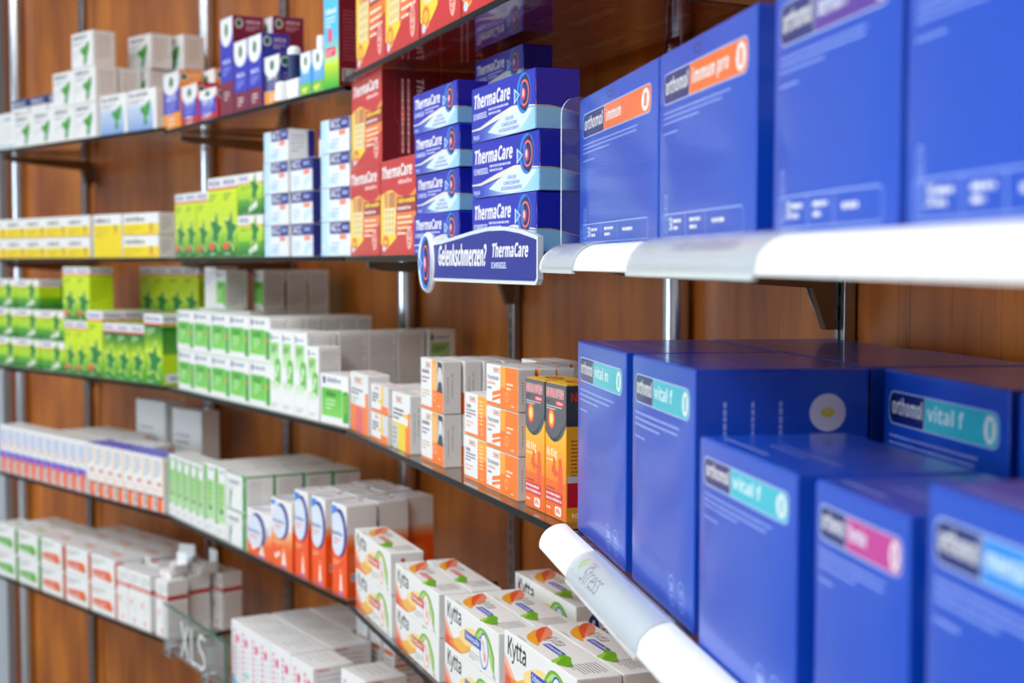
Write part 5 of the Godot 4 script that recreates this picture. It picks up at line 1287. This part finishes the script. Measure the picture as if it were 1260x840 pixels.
	for n in 2:
		for i in 4: put("pill_band", 3, 3, 0.6425 - (0.0 if i < 2 else 0.07), -0.0425 - i * 0.0235, n * 0.0499, "orange half carton hidden behind, %s row, %s layer" % [ORD[i], ["lower", "middle"][n]], "hidden orange half cartons")
	line("syrup", 3, 3, [0.7745, 0.8355], -0.018, 0.0, "yellow and grey children's syrup carton with orange figures", "syrup cartons")
	# blue supplements on the lower railed shelf
	put("vital_m", 4, 3, 0.004, -0.016, 0.0, "tall blue carton with turquoise badge at the lower rail's far end")
	put("vital_f", 4, 3, 0.232, -0.016, 0.0, "tall blue carton with turquoise badge and pale discs on its side")
	put("vital_f_low", 4, 3, 0.458, -0.008, 0.0, "shorter blue carton with turquoise badge in the front row")
	put("pink_badge", 4, 3, 0.662, -0.012, 0.0, "blue carton with pink badge")
	put("sky_badge", 4, 3, 0.800, -0.012, 0.0, "blue carton with sky blue badge nearest the camera")
	put("vital_f", 4, 3, 0.418, -0.158, 0.0, "blue carton with turquoise badge standing in the rear row")
	put("vital_m", 4, 3, 0.006, -0.153, 0.0, "tall blue carton behind the far end one", "rear blue cartons")
	put("vital_f", 4, 3, 0.222, -0.153, 0.0, "tall blue carton behind the disc-sided one", "rear blue cartons")
	put("vital_f", 4, 3, 0.612, -0.158, 0.0, "blue carton in the rear row behind the pink badge", "rear blue cartons")

func fill_fourth_shelf():
	var ts := []
	for i in 11: ts.append(0.016 + i * 0.0455)
	line("purple_band", 1, 4, ts, -0.008, 0.0, "narrow white carton with purple and orange foot", "purple and orange cartons")
	for j in 2: line("purple_band", 1, 4, [0.25, 0.30, 0.35, 0.40, 0.45], -0.072 - j * 0.0625, 0.0, "narrow white carton, %s row behind the purple-footed ones" % ORD[j + 1], "rear narrow cartons")
	ts = []
	for i in 8: ts.append(0.5195 + i * 0.0465)
	line("blue_top", 1, 4, ts, -0.008, 0.0, "narrow white carton with blue lid and orange foot", "blue lidded cartons")
	line("purple_band", 1, 4, [0.52, 0.57, 0.62, 0.67], -0.078, 0.0, "narrow greyish carton right behind the blue lidded ones", "rear greyish cartons")
	put("grey_back", 1, 4, 0.376, -0.215, 0.0, "tall grey-white carton in shade at the wall", "", 0.0, Vector3(0.15, 0.205, 0.05))
	put("grey_back", 1, 4, 0.56, -0.215, 0.0, "grey-white carton in shade by the wall rail", "", 0.0, Vector3(0.14, 0.195, 0.05))
	# green
	ts = []
	for i in 5: ts.append(-0.018 + i * 0.0458)
	line("stripe", 2, 4, ts, -0.008, 0.0, "narrow white carton with green stripe", "green stripe cartons")
	line("stripe_tall", 2, 4, [0.213, 0.277], -0.008, 0.0, "wider white carton with green stripe", "wider green stripe cartons")
	for j in 3: line("stripe_tall", 2, 4, [0.213, 0.277], -0.067 - j * 0.058, 0.0, "wider green stripe carton, %s row back" % ORD[j + 1], "rear green stripe cartons")
	pile("green_edge", 2, 4, [0.345], -0.008, 2, "white carton with dark green edge", "green edge cartons")
	for n in 2:
		for i in 3: put("green_edge", 2, 4, 0.350 + 0.008 * i, -0.067 - i * 0.058, n * 0.0723, "white green-edge carton, %s behind the front, %s layer" % [ORD[i], ["lower", "upper"][n]], "rear green edge cartons")
	line("oval_low", 2, 4, [0.4585], -0.008, 0.0, "low orange carton with white oval swept by blue")
	line("oval_mid", 2, 4, [0.581], -0.008, 0.0, "wide orange carton with white oval, taller than the low one")
	line("oval", 2, 4, [0.691, 0.766, 0.850], -0.008, 0.0, "tall orange carton with white oval", "tall orange oval cartons")
	for j in 2: line("oval", 2, 4, [0.691 - j * 0.02, 0.766 - j * 0.02, 0.845 - j * 0.02], -0.068 - j * 0.06, 0.0, "tall orange oval carton, %s row back" % ORD[j + 1], "rear tall orange cartons")
	# ointment
	for n in 2:
		var lay: String = ["lower", "upper"][n]
		put("ointment_red", 3, 4, 0.035, -0.007, n * 0.0637, "white ointment carton with red label, farthest pile, %s" % lay, "red label ointment cartons")
		put("ointment_red", 3, 4, 0.272, -0.007, n * 0.0637 * 0.93, "white ointment carton with red label, nearer pile, %s" % lay, "red label ointment cartons", 0.0, mm(210, 58.6, 44))
		put("ointment_red", 3, 4, 0.270, -0.0545, n * 0.0637 * 0.93, "white ointment carton with red label behind nearer pile, %s" % lay, "red label ointment cartons", 0.0, mm(208, 58.6, 42))
		put("ointment_blue", 3, 4, 0.508, -0.007, n * 0.0617, "white ointment carton with blue label, front pile, %s" % lay, "blue label ointment cartons")
		put("ointment_blue", 3, 4, 0.506, -0.060, n * 0.0617, "white ointment carton with blue label behind front pile, %s" % lay, "blue label ointment cartons")
		put("ointment_blue_large", 3, 4, 0.722, -0.012, n * 0.0657, "larger blue label ointment carton nearest the camera, %s" % lay, "larger ointment cartons")
		put("ointment_blue_large", 3, 4, 0.722, -0.065, n * 0.0657, "larger blue label ointment carton in second row, %s" % lay, "larger ointment cartons")
		put("ointment_blue_large", 3, 4, 0.440, -0.130, n * 0.0657, "larger blue label ointment carton alone at the back, %s" % lay, "larger ointment cartons")

func fill_fifth_shelf():
	pile("band_green", 1, 5, [-0.02, 0.1185], -0.008, 2, "white carton with green slanted band", "green band cartons")
	pile("band_orange", 1, 5, [0.259, 0.398, 0.5345], -0.008, 2, "white carton with orange slanted band", "orange band cartons")
	for n in 2:
		line("band_green", 1, 5, [0.02, 0.16], -0.085, n * 0.0693, "white carton with green band, second row, %s" % ["lower", "upper"][n], "rear green band cartons")
		line("band_orange", 1, 5, [0.30, 0.43, 0.56], -0.085, n * 0.0693, "white carton with orange band, second row, %s" % ["lower", "upper"][n], "rear orange band cartons")
		line("band_orange", 1, 5, [0.25, 0.38, 0.51], -0.162, n * 0.0693, "white carton with orange band, third row, %s" % ["lower", "upper"][n], "rear orange band cartons")
	line("red_line", 1, 5, [0.667, 0.720, 0.773, 0.850], -0.008, 0.0, "upright white carton with red line", "red line cartons")
	line("red_line", 1, 5, [0.69, 0.76, 0.83], -0.075, 0.0, "upright white red-line carton in second row", "rear red line cartons")
	line("red_line", 1, 5, [0.72, 0.79, 0.86], -0.140, 0.0, "upright white red-line carton in third row", "rear red line cartons")
	for v in [[0.855, -0.03, 0.35, "front"], [0.79, -0.09, 0.9, "second"], [0.87, -0.10, 0.2, "rear"]]:
		var f := thing("open_box", "empty white red-line carton with raised flaps, %s of three" % v[3], "medicine box", "opened cartons")
		var k = kinds["red_line"]
		f.transform = bay(1) * Transform3D(Basis(Vector3.UP, v[2] - 0.3), Vector3(v[0], top_of(1, 5) + 0.1295, v[1] - 0.02))
		part("carton_body", rounded(Vector3(-0.022, 0, -0.022), Vector3(0.022, 0.018, 0.022), 0.001, Vector3(0.066, 0.128, 0.06), 0.0), k.mat, f)
		part("raised_flap", rounded(Vector3(-0.02, 0.015, -0.0225), Vector3(0.02, 0.05, -0.0215), 0.0003, Vector3.ONE, 0.0), M.white, f)
		part("side_flap", rounded(Vector3(0.0215, 0.015, -0.018), Vector3(0.0225, 0.036, 0.018), 0.0003, Vector3.ONE, 0.0), M.white, f).rotation = Vector3(0, 0, -0.25)
	for n in 2: line("pink_print", 2, 5, [0.365, 0.467, 0.569], -0.008 - n * 0.082, 0.0, "white carton with pink lettering, %s row" % ["front", "second"][n], "pink lettered cartons")
	line("pink_print", 2, 5, [0.365, 0.467], -0.172, 0.0, "white carton with pink lettering, third row", "pink lettered cartons")
	line("pink_print", 2, 5, [0.675], -0.006, 0.0, "white carton with pink lettering under the orange shelf's end")
	line("blue_orange_tall", 2, 5, [0.576, 0.635, 0.690], -0.180, 0.0, "tall grey carton with blue and orange foot", "tall blue and orange cartons")
	line("pink_print", 2, 5, [0.790], -0.05, 0.0, "white carton in shade at the fifth shelf's near end")

# ------------------------------------------------------------------ rails, sign, divider, tester bottle, glass lip
func fittings():
	price_rail(2, 0.0, "curved white price rail along the upper blue cartons", [[0.022, 0.145, ""], [0.375, 0.28, ""]])
	price_rail(3, 0.0, "curved white price rail along the lower blue cartons, lettered in blue", [[0.150, 0.250, "Stress"]])
	sign_board()
	divider()
	tester_bottle()
	glass_lip()

func rail_arc(grow: float, a0 := -0.12, a1 := 1.62) -> PackedVector2Array:      # (height, reach) down the sloping front of the rail
	var out := PackedVector2Array()
	for i in 15:
		var a := lerpf(a0, a1, i / 14.0)
		out.append(Vector2(-0.014 + cos(a) * (0.0225 + grow), -0.004 + sin(a) * (0.0245 + grow)))
	return out

func rail_profile(outer: float, inner: float) -> PackedVector2Array:
	var out := rail_arc(outer)
	var back := rail_arc(inner); back.reverse()
	out.append_array(back)
	return out

func price_rail(r: int, x0: float, label: String, cards: Array):
	var t := thing("price_rail", label, "price rail")
	t.transform = bay(4) * Transform3D(Basis(), Vector3(0, top_of(4, r) - 0.002, 0.002))
	part("rail_profile", swept(rail_profile(0.0, -0.0022), 0.0, 1.0), M.white, t)
	part("end_cap", swept(rail_cap(), -0.004, 0.0002), M.white, t)
	for c in cards:
		var x: float = c[0]; var w: float = c[1]
		var im := Image.create(1024, 256, false, Image.FORMAT_RGB8)
		im.fill(Color(0.80, 0.84, 0.86))
		var art := Art.new(self, Vector3(w, 0.040, 0.0001), 1024.0 / (w * 1000.0), Color(0.80, 0.845, 0.87))
		if c[2]:
			art.oval(20, 16, 7, 8, Color(0.66, 0.80, 0.12)); art.poly([17, 16, 19, 20, 24, 11, 22, 10, 19, 16], Color(0.86, 0.93, 0.55))
			art.text("orthomol", 34, 11, 6, Color(0.30, 0.36, 0.62), 20); art.text(c[2], 36, 31, 27, Color(0.16, 0.18, 0.32), 66, 0.25, 0.15, 1)
		else:
			art.oval(w * 1000 * 0.12, 20, w * 30, 5, Color(0.72, 0.80, 0.30)); art.words(w * 320, 25, 18, Color(0.48, 0.52, 0.70), w * 520)
		var m := mat(Color(1, 1, 1), 0.5); m.albedo_texture = ImageTexture.create_from_image(art.im); m.texture_repeat = false
		part("label_card", card_mesh(x, x + w, 0.0006), m, t)
		var cv := part("label_cover", swept(rail_profile(0.0022, 0.0012), x - 0.004, x + w + 0.004), M.cover, t)
		part("cover_lip", swept(PackedVector2Array([Vector2(-0.0178, 0.0195), Vector2(-0.0178, 0.0228), Vector2(-0.0146, 0.0230), Vector2(-0.0146, 0.0215)]), x - 0.004, x + w + 0.004), M.clear_edge, cv)

func rail_cap() -> PackedVector2Array:
	var out := rail_arc(-0.0004)
	out.append(Vector2(-0.0155, -0.004))
	return out

func card_mesh(x0: float, x1: float, lift: float) -> ArrayMesh:
	var s := Shape.new()
	var p := rail_arc(lift, 0.05, 1.5)
	for i in p.size():
		var a := lerpf(0.05, 1.5, i / 14.0)
		for x in [x0, x1]: s.put(Vector3(x, p[i].x, p[i].y), Vector3(0, cos(a), sin(a)), Vector2(0.0 if x == x0 else 0.999, i / 14.0))
	for i in p.size() - 1: s.quad(i * 2, i * 2 + 1, i * 2 + 3, i * 2 + 2)
	return s.mesh()

func sign_board():
	var t := thing("shelf_sign", "blue shelf sign with wavy top, white lettering and round target", "sign")
	t.transform = bay(3) * Transform3D(Basis(), Vector3(0.50, top_of(3, 2) - 0.009, 0.010))
	var W := 0.385
	var outline := PackedVector2Array([Vector2(0.018, -0.024), Vector2(W, -0.024), Vector2(W + 0.006, -0.018), Vector2(W + 0.006, 0.026)])
	for p in [[0.97, 0.029], [0.88, 0.034], [0.76, 0.038], [0.62, 0.0385], [0.46, 0.035], [0.30, 0.030], [0.16, 0.026], [0.08, 0.025], [0.03, 0.026]]: outline.append(Vector2(W * p[0], p[1]))
	part("backing", plate(outline, -0.003, 0.003, 0.0012), M.clear_edge, t)
	var ins := Geometry2D.offset_polygon(outline, -0.0042)[0]
	var art := Art.new(self, Vector3(W, 0.056, 0.0001), 3.4, Color(0.13, 0.17, 0.56))
	art.text("Gelenkschmerzen?", 36, 40, 34, WHITE, 188, 0.12, 0.5); art.text("ThermaCare", 244, 30, 21, WHITE, 118, 0.18, 0.3); art.text("SCHMERZGEL", 242, 43, 9.5, Color(0.86, 0.9, 1.0), 52)
	var m := mat(Color(1, 1, 1), 0.35); m.albedo_texture = ImageTexture.create_from_image(art.im); m.texture_repeat = false
	part("face_panel", plate(ins, 0.003, 0.0036), m, t)
	var disc := Art.new(self, Vector3(0.056, 0.072, 0.0001), 6.0, Color(0.90, 0.92, 0.94))
	target(disc, 32, 36, 23, 34)
	var md := mat(Color(1, 1, 1), 0.35); md.albedo_texture = ImageTexture.create_from_image(disc.im); md.texture_repeat = false
	var round_ := arc(0.0, 0.0, 0.028, 0.036, 0, TAU - TAU / 40, 39)
	var o := part("target_disc", plate(round_, 0.0, 0.006, 0.001), md, t)
	o.position = Vector3(0.006, -0.001, 0.002)
	part("disc_rim", plate(arc(0.0, 0.0, 0.0305, 0.0385, 0, TAU - TAU / 40, 39), 0.0, 0.004, 0.001), M.white, t).position = Vector3(0.006, -0.001, 0.001)
	part("hanger", rounded(Vector3(0.10, 0.0, -0.006), Vector3(0.30, 0.004, -0.003), 0.0005, Vector3.ONE, 0.0), M.clear_edge, t)

func divider():
	var t := thing("shelf_divider", "clear acrylic divider with rounded corner between gel and orange-badged cartons", "shelf divider")
	t.transform = bay(3) * Transform3D(Basis(Vector3(0, 0, -1), Vector3.UP, Vector3(1, 0, 0)), Vector3(0.892, top_of(3, 2) + 0.0005, -0.012))
	var ol := PackedVector2Array([Vector2(0.0, 0.0), Vector2(0.20, 0.0), Vector2(0.20, 0.158)])
	ol.append_array(arc(0.018, 0.140, 0.018, 0.018, PI / 2, PI, 8))
	var sheet := part("acrylic_sheet", plate(ol, 0.0, 0.002), M.clear, t)
	var rim := PackedVector2Array()
	for p in ol: rim.append(p)
	var edge := Shape.new()
	for i in range(2, ol.size() + 1):
		var a := ol[i % ol.size()]; var b := ol[(i + 1) % ol.size()] if i < ol.size() else ol[1]
		if i == ol.size(): break
		var nn := Vector3((b - a).y, -(b - a).x, 0).normalized()
		var k := [edge.put(Vector3(a.x, a.y, -0.0002) + nn * 0.0003, nn), edge.put(Vector3(b.x, b.y, -0.0002) + nn * 0.0003, nn), edge.put(Vector3(b.x, b.y, 0.0022) + nn * 0.0003, nn), edge.put(Vector3(a.x, a.y, 0.0022) + nn * 0.0003, nn)]
		edge.quad(k[0], k[1], k[2], k[3])
	part("polished_edge", edge.mesh(), M.clear_edge, sheet)

func tester_bottle():
	var t := thing("spray_bottle", "small navy spray bottle with white cap on a white stand", "bottle")
	t.transform = bay(2) * Transform3D(Basis(), Vector3(0.668, top_of(2, 1) + 0.0005, -0.024))
	part("stand", rounded(Vector3(-0.020, 0, -0.016), Vector3(0.044, 0.036, 0.014), 0.004, Vector3.ONE, 0.0), M.white, t)
	part("front_nozzle", lathe([Vector2(0.0, 0.034), Vector2(0.006, 0.034), Vector2(0.012, 0.03), Vector2(0.013, 0.0)], 20), M.white, t).position = Vector3(-0.012, 0.0, 0.018)
	part("bottle_body", lathe([Vector2(0.0, 0.036), Vector2(0.0105, 0.0362), Vector2(0.0118, 0.038), Vector2(0.0118, 0.080), Vector2(0.011, 0.084), Vector2(0.008, 0.086)], 28), mat(Color(0.12, 0.17, 0.36), 0.3), t)
	part("cap", lathe([Vector2(0.0120, 0.080), Vector2(0.0120, 0.086), Vector2(0.0105, 0.092), Vector2(0.006, 0.095), Vector2(0.0, 0.0955)], 28), M.white, t)
	var s := thing("spray_bottle", "pale sky blue bottle with white cap behind the navy one", "bottle")
	s.transform = bay(2) * Transform3D(Basis(), Vector3(0.690, top_of(2, 1) + 0.0005, -0.068))
	part("bottle_body", lathe([Vector2(0.0, 0.0), Vector2(0.013, 0.0002), Vector2(0.014, 0.003), Vector2(0.014, 0.086), Vector2(0.009, 0.092)], 28), mat(Color(0.45, 0.72, 0.90), 0.3), s)
	part("cap", lathe([Vector2(0.010, 0.090), Vector2(0.010, 0.112), Vector2(0.008, 0.114), Vector2(0.0, 0.1145)], 24), M.white, s)

func glass_lip():
	var t := thing("glass_lip", "upright clear glass plate with etched letters and chrome clamps", "glass plate")
	t.transform = bay(2) * Transform3D(Basis(), Vector3(0.010, top_of(2, 5), 0.012))
	var w := 0.386; var h := 0.094
	var gp := part("glass_plate", rounded(Vector3(0, -0.004, 0), Vector3(w, h, 0.006), 0.001, Vector3.ONE, 0.0), M.clear, t)
	part("top_edge", rounded(Vector3(0, h - 0.0035, 0.0004), Vector3(w, h + 0.0005, 0.0058), 0.0005, Vector3.ONE, 0.0), M.green_edge, gp)
	part("end_edge", rounded(Vector3(w - 0.003, -0.004, 0.0004), Vector3(w + 0.0004, h - 0.0036, 0.0058), 0.0005, Vector3.ONE, 0.0), M.green_edge, gp)
	var tm := TextMesh.new(); tm.text = "XLS"
	var f := SystemFont.new(); f.font_names = ["Droid Sans"]; f.font_weight = 400
	tm.font = f; tm.font_size = 64; tm.pixel_size = 0.0016; tm.depth = 0.0006
	part("etched_lettering", tm, mat(Color(0.80, 0.83, 0.82), 0.7), t).position = Vector3(0.20, 0.040, 0.0064)
	for x in [0.03, 0.27]:
		var c := part("clamp", rounded(Vector3(x, -0.016, -0.011), Vector3(x + 0.034, 0.014, 0.014), 0.004, Vector3.ONE, 0.0), M.chrome, t)
		part("clamp_screw", lathe([Vector2(0.006, 0.0), Vector2(0.006, 0.004), Vector2(0.0, 0.0045)], 18), M.steel, c).transform = Transform3D(Basis(Vector3(1, 0, 0), PI / 2), Vector3(x + 0.017, 0.0, 0.014))
